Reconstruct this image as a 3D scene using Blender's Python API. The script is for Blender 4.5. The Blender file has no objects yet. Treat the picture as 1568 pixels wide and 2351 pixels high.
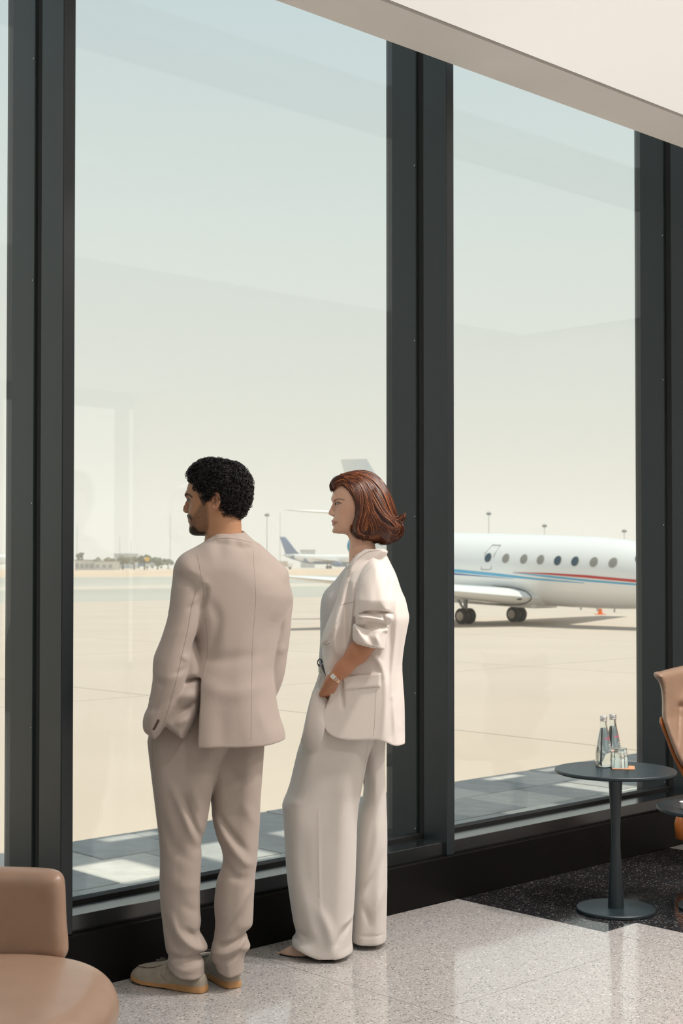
import bpy, math, random
import numpy as np
from mathutils import Vector, Matrix
from mathutils.bvhtree import BVHTree

random.seed(7); RNG = np.random.default_rng(7)
SC = bpy.context.scene; COL = SC.collection

# ------------------------------------------------------------------ camera
F_PX = 3265.0; YAW = math.radians(46.37); PIT = 0.020; CX = 784.0
CY = 1297 - math.tan(PIT) * F_PX; EYE = 1.48
FWH = np.array([math.cos(YAW), math.sin(YAW), 0.0]); RT = np.array([math.sin(YAW), -math.cos(YAW), 0.0])
FW = FWH * math.cos(PIT) + np.array([0, 0, math.sin(PIT)]); UP = np.cross(RT, FW)
cam_d = bpy.data.cameras.new('camera'); cam = bpy.data.objects.new('camera', cam_d); COL.objects.link(cam)
M = Matrix.Identity(4)
for r in range(3):
    M[r][0] = RT[r]; M[r][1] = UP[r]; M[r][2] = -FW[r]
M[2][3] = EYE
cam.matrix_world = M
cam_d.sensor_fit = 'VERTICAL'; cam_d.sensor_height = 36; cam_d.lens = 50
cam_d.shift_y = (CY - 1175.5) / 2351
cam_d.clip_end = 5000; cam_d.clip_start = 0.05
cam_d.dof.use_dof = True; cam_d.dof.focus_distance = 5.25; cam_d.dof.aperture_fstop = 7.1
SC.camera = cam

# ------------------------------------------------------------------ exposure, sky, sun
SC.view_settings.view_transform = 'Standard'; SC.view_settings.look = 'None'
SC.view_settings.exposure = 0.17; SC.view_settings.gamma = 1.0; SC.view_settings.use_curve_mapping = False
W = bpy.data.worlds.new('sky'); SC.world = W; W.use_nodes = True
nt = W.node_tree; nt.nodes.clear()
o_ = nt.nodes.new('ShaderNodeOutputWorld'); bg = nt.nodes.new('ShaderNodeBackground')
tc = nt.nodes.new('ShaderNodeTexCoord'); sx = nt.nodes.new('ShaderNodeSeparateXYZ')
rp = nt.nodes.new('ShaderNodeValToRGB')
nt.links.new(tc.outputs['Generated'], sx.inputs[0]); nt.links.new(sx.outputs['Z'], rp.inputs[0])
cr = rp.color_ramp; cr.elements[0].position = 0.0; cr.elements[0].color = (.84, .765, .685, 1)
cr.elements[1].position = 1.0; cr.elements[1].color = (.34, .45, .60, 1)
for p, c in ((.10, (.79, .755, .69, 1)), (.22, (.70, .715, .68, 1)), (.36, (.60, .655, .67, 1)), (.6, (.46, .55, .64, 1))):
    e = cr.elements.new(p); e.color = c
nt.links.new(rp.outputs[0], bg.inputs[0]); bg.inputs[1].default_value = 1.0
nt.links.new(bg.outputs[0], o_.inputs[0])
SUN_OFF = (-0.19, -0.026)            # horizontal travel of the sunlight for one metre of drop
sd = bpy.data.lights.new('sun', 'SUN'); sd.energy = 3.6; sd.angle = 0.0093; sd.color = (1.0, .90, .76)
so = bpy.data.objects.new('sun', sd); COL.objects.link(so)
so.rotation_euler = Vector((SUN_OFF[0], SUN_OFF[1], -1)).to_track_quat('-Z', 'Y').to_euler()
so.location = (10, 10, 40)

# ------------------------------------------------------------------ frames
def PV(px, py, dep):
    u = (px - CX) / F_PX; v = (py - CY) / F_PX
    dy = math.cos(PIT) + v * math.sin(PIT); dz = math.sin(PIT) - v * math.cos(PIT)
    return (u * dep / dy, EYE + dz * dep / dy)
def V3(px, py, dep):
    x, z = PV(px, py, dep); return np.array([x, dep, z])
RV = np.array([RT, FWH, [0, 0, 1.0]])           # rows: V axes in world
def v2w(P): return np.asarray(P, float) @ RV
def on_floor(px, py, z=0.0):
    u = (px - CX) / F_PX; v = (py - CY) / F_PX
    d = FW + RT * u - UP * v
    return np.array([0, 0, EYE]) + d * ((z - EYE) / d[2])

# ------------------------------------------------------------------ materials
MATS = {}
def mat(name, col=(.5, .5, .5), rough=.5, metal=0.0, spec=.5, noise=None, bump=None, sheen=0, coat=0, emit=None, attr=None, aniso=None):
    """noise=(scale, amount, detail)  bump=(scale, strength, distance)"""
    if name in MATS: return MATS[name]
    m = bpy.data.materials.new(name); m.use_nodes = True; n = m.node_tree.nodes; L = m.node_tree.links
    b = n['Principled BSDF']; b.inputs['Base Color'].default_value = (*col, 1)
    b.inputs['Roughness'].default_value = rough; b.inputs['Metallic'].default_value = metal
    b.inputs['Specular IOR Level'].default_value = spec
    if sheen: b.inputs['Sheen Weight'].default_value = sheen; b.inputs['Sheen Roughness'].default_value = .4
    if coat: b.inputs['Coat Weight'].default_value = coat; b.inputs['Coat Roughness'].default_value = .08
    if emit: b.inputs['Emission Color'].default_value = (*emit[0], 1); b.inputs['Emission Strength'].default_value = emit[1]
    t = n.new('ShaderNodeTexCoord')
    if attr:
        a = n.new('ShaderNodeAttribute'); a.attribute_name = attr; L.new(a.outputs['Color'], b.inputs['Base Color'])
    elif noise:
        z = n.new('ShaderNodeTexNoise'); z.inputs['Scale'].default_value = noise[0]; z.inputs['Detail'].default_value = noise[2]
        L.new(t.outputs['Object'], z.inputs['Vector'])
        r = n.new('ShaderNodeValToRGB'); k = noise[1]
        r.color_ramp.elements[0].position = .3; r.color_ramp.elements[1].position = .7
        r.color_ramp.elements[0].color = (*[c * (1 - k) for c in col], 1); r.color_ramp.elements[1].color = (*[min(1, c * (1 + k)) for c in col], 1)
        L.new(z.outputs['Fac'], r.inputs[0]); L.new(r.outputs[0], b.inputs['Base Color'])
    if bump:
        z2 = n.new('ShaderNodeTexNoise'); z2.inputs['Scale'].default_value = bump[0]; z2.inputs['Detail'].default_value = 3
        L.new(t.outputs['Object'], z2.inputs['Vector'])
        bp = n.new('ShaderNodeBump'); bp.inputs['Strength'].default_value = bump[1]; bp.inputs['Distance'].default_value = bump[2]
        L.new(z2.outputs['Fac'], bp.inputs['Height']); L.new(bp.outputs[0], b.inputs['Normal'])
    MATS[name] = m; return m

def terrazzo(name, base, dark, light, pd, pl, rough):
    m = bpy.data.materials.new(name); m.use_nodes = True; n = m.node_tree.nodes; L = m.node_tree.links
    b = n['Principled BSDF']; b.inputs['Roughness'].default_value = rough
    g = n.new('ShaderNodeNewGeometry')
    prev = None
    def vor(scale, seed):
        mp = n.new('ShaderNodeMapping'); mp.inputs['Location'].default_value = (seed, seed * .7, 0)
        mp.inputs['Rotation'].default_value = (0, 0, seed)
        L.new(g.outputs['Position'], mp.inputs[0])
        v = n.new('ShaderNodeTexVoronoi'); v.voronoi_dimensions = '2D'; v.inputs['Scale'].default_value = scale; v.inputs['Randomness'].default_value = 1
        L.new(mp.outputs[0], v.inputs['Vector']); return v
    nz = n.new('ShaderNodeTexNoise'); nz.inputs['Scale'].default_value = 9; nz.inputs['Detail'].default_value = 4
    L.new(g.outputs['Position'], nz.inputs['Vector'])
    mx0 = n.new('ShaderNodeMix'); mx0.data_type = 'RGBA'
    mx0.inputs[6].default_value = (*[c * .93 for c in base], 1); mx0.inputs[7].default_value = (*[min(1, c * 1.06) for c in base], 1)
    L.new(nz.outputs['Fac'], mx0.inputs[0]); cur = mx0.outputs[2]
    for sc_, seed, p, colr, rad in ((125, 1.3, pd, dark, .42), (200, 4.1, pd * 1.2, dark, .42), (105, 7.7, pl, light, .42), (300, 2.2, pl * 1.3, light, .45), (150, 9.1, .04, (.30, .20, .15), .4)):
        v = vor(sc_, seed); s = n.new('ShaderNodeSeparateColor'); L.new(v.outputs['Color'], s.inputs[0])
        lt = n.new('ShaderNodeMath'); lt.operation = 'LESS_THAN'; lt.inputs[1].default_value = p; L.new(s.outputs[0], lt.inputs[0])
        l2 = n.new('ShaderNodeMath'); l2.operation = 'LESS_THAN'; l2.inputs[1].default_value = rad; L.new(v.outputs['Distance'], l2.inputs[0])
        mm = n.new('ShaderNodeMath'); mm.operation = 'MULTIPLY'; L.new(lt.outputs[0], mm.inputs[0]); L.new(l2.outputs[0], mm.inputs[1])
        m8 = n.new('ShaderNodeMath'); m8.operation = 'MULTIPLY'; m8.inputs[1].default_value = .8; L.new(mm.outputs[0], m8.inputs[0])
        mx = n.new('ShaderNodeMix'); mx.data_type = 'RGBA'; mx.inputs[7].default_value = (*colr, 1)
        L.new(m8.outputs[0], mx.inputs[0]); L.new(cur, mx.inputs[6]); cur = mx.outputs[2]
    L.new(cur, b.inputs['Base Color'])
    MATS[name] = m; return m

def pane_mat(name, tint=(.93, .965, .955)):
    m = bpy.data.materials.new(name); m.use_nodes = True; n = m.node_tree.nodes; L = m.node_tree.links; n.clear()
    o = n.new('ShaderNodeOutputMaterial'); mix = n.new('ShaderNodeMixShader')
    tr = n.new('ShaderNodeBsdfTransparent'); tr.inputs[0].default_value = (*tint, 1)
    gl = n.new('ShaderNodeBsdfGlossy'); gl.inputs['Roughness'].default_value = 0.0; gl.inputs[0].default_value = (.95, 1, 1, 1)
    lw = n.new('ShaderNodeLayerWeight'); lw.inputs[0].default_value = .5
    pw = n.new('ShaderNodeMath'); pw.operation = 'POWER'; pw.inputs[1].default_value = 5; L.new(lw.outputs['Facing'], pw.inputs[0])
    ma = n.new('ShaderNodeMath'); ma.operation = 'MULTIPLY_ADD'; ma.inputs[1].default_value = .96; ma.inputs[2].default_value = .042
    L.new(pw.outputs[0], ma.inputs[0]); L.new(ma.outputs[0], mix.inputs[0]); L.new(tr.outputs[0], mix.inputs[1]); L.new(gl.outputs[0], mix.inputs[2])
    L.new(mix.outputs[0], o.inputs[0]); MATS[name] = m; return m
def glass_mat(name, col=(1, 1, 1), ior=1.45, rough=0.0):
    m = bpy.data.materials.new(name); m.use_nodes = True; b = m.node_tree.nodes['Principled BSDF']
    b.inputs['Base Color'].default_value = (*col, 1); b.inputs['Transmission Weight'].default_value = 1
    b.inputs['Roughness'].default_value = rough; b.inputs['IOR'].default_value = ior; MATS[name] = m; return m

M_FLOOR = terrazzo('terrazzo_light', (.415, .40, .387), (.09, .09, .09), (.66, .645, .62), .09, .08, .10)
M_FLOORD = terrazzo('terrazzo_dark', (.017, .017, .019), (.003, .003, .003), (.24, .25, .26), .08, .05, .10)
M_JOINT = mat('joint', (.25, .24, .23), .7)
M_PANE = pane_mat('window_glass')
M_ALU = mat('anthracite_aluminium', (.015, .022, .026), .34, .0, .5, noise=(60, .06, 2))
M_ALUD = mat('black_aluminium', (.0028, .0025, .0022), .5, spec=.18, noise=(40, .1, 2))
M_SILL = mat('sill_aluminium', (.010, .012, .013), .20, 0, 1.0, noise=(30, .05, 2))
M_GASK = mat('gasket_rubber', (.004, .004, .004), .8)
M_PLAST = mat('white_plaster', (.86, .83, .80), .75, noise=(3, .015, 2))
M_CGAP = mat('shadow_gap', (.12, .08, .06), .8)
M_WALL = mat('wall_paint', (.74, .68, .62), .7, noise=(2, .02, 2))
M_CONC = mat('apron_concrete', (.555, .468, .395), .85, noise=(.35, .035, 6))
M_ASPH = mat('taxiway_asphalt', (.47, .445, .395), .9, noise=(.05, .06, 5))
M_SAND = mat('sand', (.62, .48, .36), .95, noise=(.06, .12, 6))
M_SANDL = mat('sand_pale', (.58, .52, .45), .95, noise=(.08, .06, 5))
M_STEEL = mat('brushed_steel', (.55, .56, .56), .25, 1.0)
M_WHITEP = mat('white_aircraft_paint', (.86, .86, .84), .18, 0, .5, coat=.3)
M_TIRE = mat('tyre_rubber', (.015, .015, .016), .8)
M_GREY = mat('grey_paint', (.35, .36, .36), .5)

# ------------------------------------------------------------------ mesh helpers
def mesh_obj(name, verts, faces, material, parent=None, loc=None, smooth=False, cols=None):
    me = bpy.data.meshes.new(name)
    verts = np.asarray(verts, dtype=np.float32); 
    if isinstance(faces, np.ndarray):
        nf, k = faces.shape
        me.vertices.add(len(verts)); me.vertices.foreach_set('co', verts.ravel())
        me.loops.add(nf * k); me.loops.foreach_set('vertex_index', faces.astype(np.int32).ravel())
        me.polygons.add(nf); me.polygons.foreach_set('loop_start', np.arange(0, nf * k, k, dtype=np.int32))
        me.update(calc_edges=True); me.validate()
    else:
        me.from_pydata([tuple(map(float, v)) for v in verts], [], [tuple(f) for f in faces]); me.update()
    if smooth: me.polygons.foreach_set('use_smooth', [True] * len(me.polygons))
    if cols is not None:
        ca = me.color_attributes.new('Col', 'FLOAT_COLOR', 'POINT')
        c4 = np.ones((len(verts), 4), np.float32); c4[:, :3] = cols; ca.data.foreach_set('color', c4.ravel())
    if material: me.materials.append(material)
    o = bpy.data.objects.new(name, me); COL.objects.link(o)
    if parent: o.parent = parent
    if loc is not None: o.location = loc
    return o

class MB:
    def __init__(s): s.v = []; s.f = []
    def add(s, v, f):
        n = len(s.v); s.v += [tuple(map(float, p)) for p in v]; s.f += [tuple(i + n for i in q) for q in f]; return s
    def box(s, x0, x1, y0, y1, z0, z1, bev=0.0):
        if bev <= 0:
            return s.add([(x0, y0, z0), (x1, y0, z0), (x1, y1, z0), (x0, y1, z0), (x0, y0, z1), (x1, y0, z1), (x1, y1, z1), (x0, y1, z1)],
                     [(0, 3, 2, 1), (4, 5, 6, 7), (0, 1, 5, 4), (1, 2, 6, 5), (2, 3, 7, 6), (3, 0, 4, 7)])
        b = bev; ring = lambda z, i: [(x0 + i, y0 + b, z), (x0 + b, y0 + i, z), (x1 - b, y0 + i, z), (x1 - i, y0 + b, z), (x1 - i, y1 - b, z), (x1 - b, y1 - i, z), (x0 + b, y1 - i, z), (x0 + i, y1 - b, z)]
        rs = [ring(z0, b * .6), ring(z0 + b, 0), ring(z1 - b, 0), ring(z1, b * .6)]
        return s.rings(rs)
    def rings(s, rs, cap=True):
        k = len(rs[0]); v = [p for r in rs for p in r]; f = []
        for i in range(len(rs) - 1):
            for j in range(k):
                a = i * k + j; b = i * k + (j + 1) % k; f.append((a, b, b + k, a + k))
        if cap: f.append(tuple(reversed(range(k)))); f.append(tuple((len(rs) - 1) * k + j for j in range(k)))
        return s.add(v, f)
    def lathe(s, prof, n=32, c=(0, 0, 0)):
        return s.rings([[(c[0] + r * math.cos(2 * math.pi * j / n), c[1] + r * math.sin(2 * math.pi * j / n), c[2] + z) for j in range(n)] for r, z in prof])
    def tube(s, pts, r, n=8, cap=True):
        pts = [Vector(p) for p in pts]; rs = []; m = len(pts)
        rr = r if hasattr(r, '__len__') else [r] * m
        ref = None
        for i, p in enumerate(pts):
            t = (pts[min(i + 1, m - 1)] - pts[max(i - 1, 0)])
            if t.length < 1e-9: t = Vector((0, 0, 1))
            t.normalize()
            if ref is None:
                ref = t.orthogonal().normalized()
            ref = (ref - t * ref.dot(t));
            if ref.length < 1e-6: ref = t.orthogonal()
            ref.normalize(); b = t.cross(ref)
            rs.append([p + (ref * math.cos(2 * math.pi * j / n) + b * math.sin(2 * math.pi * j / n)) * rr[i] for j in range(n)])
        return s.rings(rs, cap)
    def prism(s, pts, z0, z1):
        k = len(pts); return s.rings([[(x, y, z0) for x, y in pts], [(x, y, z1) for x, y in pts]])
    def build(s, name, material, parent=None, loc=None, smooth=False):
        return mesh_obj(name, s.v, s.f, material, parent, loc, smooth)

def tag(o, label, cat, group=None):
    o['label'] = label; o['category'] = cat
    if group: o['group'] = group
    return o
def struct(o): o['kind'] = 'structure'; return o
def empty(name, loc=(0, 0, 0), rz=0):
    o = bpy.data.objects.new(name, None); COL.objects.link(o); o.location = loc; o.rotation_euler = (0, 0, rz); o.empty_display_size = .1; return o
def autosmooth(o, ang=40):
    me = o.data; me.polygons.foreach_set('use_smooth', [True] * len(me.polygons))
    me.set_sharp_from_angle(angle=math.radians(ang)); return o

# ------------------------------------------------------------------ implicit modelling (numpy distance fields + surface nets)
class Grid:
    def __init__(s, lo, hi, h):
        s.h = h; s.lo = np.array(lo, np.float64); n = np.ceil((np.array(hi) - s.lo) / h).astype(int) + 1
        s.x, s.y, s.z = [np.float32(s.lo[i]) + np.float32(h) * np.arange(n[i], dtype=np.float32) for i in range(3)]
        s.X = s.x[:, None, None]; s.Y = s.y[None, :, None]; s.Z = s.z[None, None, :]
        s.X2 = s.x[:, None] + 0 * s.z[None, :]; s.Z2 = s.z[None, :] + 0 * s.x[:, None]
def smin(a, b, k):
    if k <= 0: return np.minimum(a, b)
    h = np.maximum(k - np.abs(a - b), 0) / k
    return np.minimum(a, b) - h * h * (k * .25)
def smax(a, b, k): return -smin(-a, -b, k)
def poly_d(X, Z, pts):
    pts = np.asarray(pts, np.float32); d = np.full(X.shape, 1e9, np.float32); ins = np.zeros(X.shape, bool); n = len(pts)
    for i in range(n):
        ax, az = pts[i]; bx, bz = pts[(i + 1) % n]; ex, ez = bx - ax, bz - az; l2 = ex * ex + ez * ez
        if l2 < 1e-12: continue
        t = np.clip(((X - ax) * ex + (Z - az) * ez) / l2, 0, 1)
        d = np.minimum(d, (X - ax - t * ex) ** 2 + (Z - az - t * ez) ** 2)
        c = ((az > Z) != (bz > Z)); 
        if ez != 0: ins ^= c & (X < ex * (Z - az) / ez + ax)
    d = np.sqrt(d); return np.where(ins, -d, d)
def line_d(X, Z, pts):
    d = np.full(X.shape, 1e9, np.float32)
    for (ax, az), (bx, bz) in zip(pts[:-1], pts[1:]):
        ex, ez = bx - ax, bz - az; l2 = max(ex * ex + ez * ez, 1e-12)
        t = np.clip(((X - ax) * ex + (Z - az) * ez) / l2, 0, 1)
        d = np.minimum(d, (X - ax - t * ex) ** 2 + (Z - az - t * ez) ** 2)
    return np.sqrt(d)
def line_dt(X, Z, pts):
    d = np.full(X.shape, 1e9, np.float32); tt = np.zeros(X.shape, np.float32); n = len(pts) - 1
    for i, ((ax, az), (bx, bz)) in enumerate(zip(pts[:-1], pts[1:])):
        ex, ez = bx - ax, bz - az; l2 = max(ex * ex + ez * ez, 1e-12)
        t = np.clip(((X - ax) * ex + (Z - az) * ez) / l2, 0, 1); q = (X - ax - t * ex) ** 2 + (Z - az - t * ez) ** 2
        m = q < d; d = np.where(m, q, d); tt = np.where(m, (i + t) / n, tt)
    return np.sqrt(d), tt
def catmull(pts, n=4, closed=True):
    pts = [np.array(p, float) for p in pts]; m = len(pts); out = []
    rng = range(m) if closed else range(m - 1)
    for i in rng:
        g = (lambda k: pts[k % m]) if closed else (lambda k: pts[min(max(k, 0), m - 1)])
        p0, p1, p2, p3 = g(i - 1), g(i), g(i + 1), g(i + 2)
        if np.allclose(p1, p2): out.append(p1); continue
        if np.allclose(p0, p1): p0 = p1
        for j in range(n):
            t = j / n
            out.append(.5 * ((2 * p1) + (p2 - p0) * t + (2 * p0 - 5 * p1 + 4 * p2 - p3) * t * t + (3 * p1 - p0 - 3 * p2 + p3) * t ** 3))
    if not closed: out.append(pts[-1])
    return out
def pxpoly(pts, dep, smooth=4):
    """pixel outline -> V-frame (x, z); dep a number or f(px, py)"""
    if smooth: pts = catmull(pts, smooth)
    return [PV(p[0], p[1], dep(p[0], p[1]) if callable(dep) else dep) for p in pts]
def puff(g, pts, yc, B, R):
    d2 = poly_d(g.X2, g.Z2, pts)
    ex = lambda a: (a(g.X2, g.Z2) if callable(a) else a)
    def b3(a):
        a = ex(a); return a[:, None, :].astype(np.float32) if isinstance(a, np.ndarray) else np.float32(a)
    yc, B, R = b3(yc), b3(B), b3(R)
    e = np.maximum(0, d2[:, None, :] + R)
    return (np.sqrt(e * e + ((g.Y - yc) * (R / B)) ** 2) - R) * np.minimum(1, B / R)
def limb(g, pts, rad, k=0.0, sq=(1, 1, 1)):
    F = None
    for (a, ra), (b, rb) in zip(list(zip(pts, rad))[:-1], list(zip(pts, rad))[1:]):
        a = np.array(a, np.float32); b = np.array(b, np.float32); ab = b - a; l2 = float(ab @ ab) + 1e-12
        dx, dy, dz = g.X - a[0], g.Y - a[1], g.Z - a[2]
        t = np.clip((dx * ab[0] + dy * ab[1] + dz * ab[2]) / l2, 0, 1)
        d = np.sqrt(((dx - t * ab[0]) * sq[0]) ** 2 + ((dy - t * ab[1]) * sq[1]) ** 2 + ((dz - t * ab[2]) * sq[2]) ** 2) - (ra + t * (rb - ra))
        F = d if F is None else smin(F, d, k)
    return F
def ell(g, c, r):
    q = np.sqrt(((g.X - c[0]) / r[0]) ** 2 + ((g.Y - c[1]) / r[1]) ** 2 + ((g.Z - c[2]) / r[2]) ** 2)
    return (q - 1) * min(r)
def nets(F, g):
    s = F < 0; nx, ny, nz = F.shape
    c = np.zeros((nx - 1, ny - 1, nz - 1), np.uint8)
    cs = [(a, b, d) for a in (0, 1) for b in (0, 1) for d in (0, 1)]
    for a, b, d in cs: c += s[a:nx - 1 + a, b:ny - 1 + b, d:nz - 1 + d]
    I = np.argwhere((c > 0) & (c < 8)); idx = np.full(c.shape, -1, np.int32); idx[I[:, 0], I[:, 1], I[:, 2]] = np.arange(len(I))
    fv = {q: F[I[:, 0] + q[0], I[:, 1] + q[1], I[:, 2] + q[2]] for q in cs}
    acc = np.zeros((len(I), 3)); cnt = np.zeros(len(I))
    for q in cs:
        for ax in range(3):
            if q[ax]: continue
            p = tuple(1 if i == ax else q[i] for i in range(3))
            fa, fb = fv[q], fv[p]; m = (fa < 0) != (fb < 0); t = np.where(m, fa / np.where(fa == fb, 1, fa - fb), 0)
            pos = np.array(q, float)[None, :].repeat(len(I), 0); pos[:, ax] += t
            acc += pos * m[:, None]; cnt += m
    V = g.lo + g.h * (I + acc / np.maximum(cnt, 1)[:, None])
    fs = []
    for ax in range(3):
        u, v = [(1, 2), (2, 0), (0, 1)][ax]
        a = s; sl0 = [slice(None)] * 3; sl1 = [slice(None)] * 3
        sl0[ax] = slice(0, -1); sl1[ax] = slice(1, None)
        sl0[u] = sl1[u] = slice(1, -1); sl0[v] = sl1[v] = slice(1, -1)
        A_, B_ = s[tuple(sl0)], s[tuple(sl1)]; E = np.argwhere(A_ != B_)
        if not len(E): continue
        flip = A_[E[:, 0], E[:, 1], E[:, 2]]
        cell = E.copy(); cell[:, u] += 1; cell[:, v] += 1
        q = []
        for du, dv in ((-1, -1), (0, -1), (0, 0), (-1, 0)):
            k = cell.copy(); k[:, u] += du; k[:, v] += dv; q.append(idx[k[:, 0], k[:, 1], k[:, 2]])
        q = np.stack(q, 1); q[~flip] = q[~flip][:, ::-1]; fs.append(q)
    return V, np.concatenate(fs)
def relax(V, Fc, it=1, lam=.5):
    e = np.concatenate([Fc[:, [0, 1]], Fc[:, [1, 2]], Fc[:, [2, 3]], Fc[:, [3, 0]]]); e = np.concatenate([e, e[:, ::-1]])
    n = np.bincount(e[:, 0], minlength=len(V))[:, None]
    for _ in range(it):
        a = np.stack([np.bincount(e[:, 0], weights=V[e[:, 1], i], minlength=len(V)) for i in range(3)], 1)
        V = V + lam * (a / np.maximum(n, 1) - V)
    return V
def bvh_of(V, Fc): return BVHTree.FromPolygons([Vector(v) for v in V], [tuple(int(i) for i in f) for f in Fc])
def fold(g, F, lines, dep):
    """lines: (pixel polyline, half width px, height m); adds cloth folds as relief"""
    off = np.zeros(g.X2.shape, np.float32)
    for pts, w, a in lines:
        p = [PV(x, y, dep) for x, y in catmull(pts, 4, False)] if len(pts) > 2 else [PV(x, y, dep) for x, y in pts]
        wm = w * dep / F_PX
        d, t = line_dt(g.X2, g.Z2, p); off += a * np.exp(-(d / wm) ** 2) * np.sin(np.pi * (.08 + .84 * t)) ** .8
    return F - off[:, None, :]
def relief(g, F, pts, dep, h, w=.003):
    d = poly_d(g.X2, g.Z2, [PV(x, y, dep) for x, y in pts])
    return F - (h * np.clip(.5 - d / w, 0, 1)).astype(np.float32)[:, None, :]
def cut_below(g, F, line, dep, k=.004):
    p = sorted(PV(x, y, dep) for x, y in line)
    zz = np.interp(g.x, [q[0] for q in p], [q[1] for q in p]).astype(np.float32)
    return smax(F, zz[:, None, None] - g.Z, k)

# ================================================================== THE ROOM
CURB_Y = 4.23; GLASS_Y = 4.42; CEIL_Z = 3.65
floor = struct(MB().box(-4, 10.5, -6, CURB_Y + .2, -.10, -.004).build('floor', M_JOINT))
def slab(x0, x1, y0, y1, m):
    j = .0011; b = MB().box(x0 + j, x1 - j, y0 + j, y1 - j, -.004, 0.0); o = b.build('terrazzo_slab', m, floor); return o
DX0, DX1, DY0, DY1 = 4.745, 6.40, 3.44, CURB_Y
# dark inlay by the window and the lighter slabs round it
slab(4.745, 6.40, 3.615, DY1, M_FLOORD); slab(4.745, 4.965, 3.44, 3.615, M_FLOORD)
slab(4.965, 6.40, 3.22, 3.615, M_FLOORD); slab(6.40, 7.6, 3.22, DY1, M_FLOOR)
slab(3.50, 4.745, 3.22, DY1, M_FLOOR); slab(4.745, 4.965, 3.22, 3.44, M_FLOOR)
slab(2.25, 3.50, 3.22, DY1, M_FLOOR); slab(1.0, 2.25, 3.22, DY1, M_FLOOR); slab(-4, 1.0, 3.22, DY1, M_FLOOR); slab(7.6, 10.5, 3.22, DY1, M_FLOOR)
for i in range(6):
    for j in range(4):
        xs = [-4, 1.0, 2.25, 3.5, 4.75, 6.0, 10.5]; ys = [-6, .1, 1.14, 2.18, 3.22]
        slab(xs[i], xs[i + 1], ys[j], ys[j + 1], M_FLOOR)

c = MB().box(-4, 10.5, -6, 3.797, CEIL_Z, CEIL_Z + .12); ceiling = struct(c.build('ceiling', M_PLAST))
struct(MB().box(-4, 10.5, 3.823, 4.10, CEIL_Z, CEIL_Z + .12).build('trim_1', M_PLAST))
struct(MB().box(-4, 10.5, 3.79, 3.83, CEIL_Z + .03, CEIL_Z + .115).build('trim_2', M_CGAP))
struct(MB().box(-4, 10.5, 4.09, 4.63, 4.36, 4.5).build('trim_3', M_ALU))
b = MB().box(-4, 10.5, -6.15, -6, 0, .25); b.box(-4, 10.5, -6.15, -6, 3.45, CEIL_Z)
for k in range(9): b.box(-4 + k * 1.79, -3.88 + k * 1.79, -6.15, -6, .25, 3.45)
struct(b.build('wall_back', M_ALUD))
struct(mesh_obj('apron_back', [(-900, -900, -.05), (900, -900, -.05), (900, -6.2, -.05), (-900, -6.2, -.05)], [(0, 1, 2, 3)], M_CONC))
struct(MB().box(-4.15, -4, -6, 4.23, 0, 4.4).build('wall_left', M_WALL))
struct(MB().box(10.5, 10.65, -6, 4.23, 0, 4.4).build('wall_right', M_WALL))
# curb and stepped sill under the glass
b = MB().box(-4, 10.5, CURB_Y, 4.46, 0, .195, .003); struct(b.build('wall_front', M_ALUD))
b = MB().box(-4, 10.5, 4.262, 4.405, .195, .254, .002); struct(b.build('trim_4', M_SILL))
b = MB().box(-4, 10.5, 4.402, 4.457, .195, .268); struct(b.build('trim_5', M_GASK))
FINX = [2.704 + 1.987 * k for k in range(-3, 4)]
n_ = 6
for i, X in enumerate(FINX):
    t = struct(MB().box(X, X + .050, 4.243, 4.386, .195, 4.36, .003).build(f'trim_{n_}', M_ALU))
    MB().box(X + .004, X + .046, 4.384, 4.432, .2, 4.36).build('gasket', M_GASK, t)
    MB().box(X, X + .050, 4.430, 4.622, 0, 4.36, .003).build('outer_fin', M_ALU, t)
    for z in (.29, .9, 1.7, 2.5, 3.3):
        MB().lathe([(.0035, 0), (.0035, .002), (.002, .003)], 8).build('screw', M_STEEL, t, (X - .0005, 4.436, z)).rotation_euler = (0, -math.pi / 2, 0)
    n_ += 1
for i in range(len(FINX) - 1):
    x0, x1 = FINX[i] + .046, FINX[i + 1] + .004
    w = struct(MB().box(x0, x1, 4.414, 4.426, .255, 4.36).build(f'window_{i + 1}', M_PANE))
# backlit stretch ceiling of the lounge: one luminous field by the window, one further back
M_LAMP = mat('stretch_ceiling', (.85, .83, .80), .6, emit=((1.0, .955, .90), 0.40))
lum = tag(empty('luminous_ceiling', (3.25, 2.1, CEIL_Z)), 'softly glowing white stretch ceiling field above the window seats', 'ceiling light')
MB().box(-7.2, 7.2, -1.75, 1.69, -.004, .0).build('diffuser', M_LAMP, lum)

# added fill lamps that brighten the figures, cone kept out of reflections
for k, (x, y, pw) in enumerate(((4.2, 2.45, 40), (5.5, 2.0, 46), (2.9, 1.9, 12), (5.4, -.6, 45), (.6, .6, 6), (7.2, .4, 45), (3.4, -2.6, 25))):
    t = tag(empty('downlight', (x, y, CEIL_Z)), ['round recessed downlight nearest the window seats', 'round recessed downlight toward the right armchair', 'round recessed downlight left of the middle', 'round recessed downlight in the middle', 'round recessed downlight nearest the left armchair', 'round recessed downlight farthest right', 'round recessed downlight farthest back'][k], 'ceiling light', 'recessed downlights')
    MB().lathe([(.125, -.004), (.14, -.004), (.14, 0), (.125, 0)], 32).build('trim_ring', M_PLAST, t)
    ld = bpy.data.lights.new('downlight_lamp', 'AREA'); ld.shape = 'DISK'; ld.size = .24; ld.energy = pw; ld.color = (1.0, .925, .865); ld.spread = math.radians(140)
    lo_ = bpy.data.objects.new('lamp', ld); COL.objects.link(lo_); lo_.parent = t; lo_.location = (0, 0, -.01)

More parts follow.
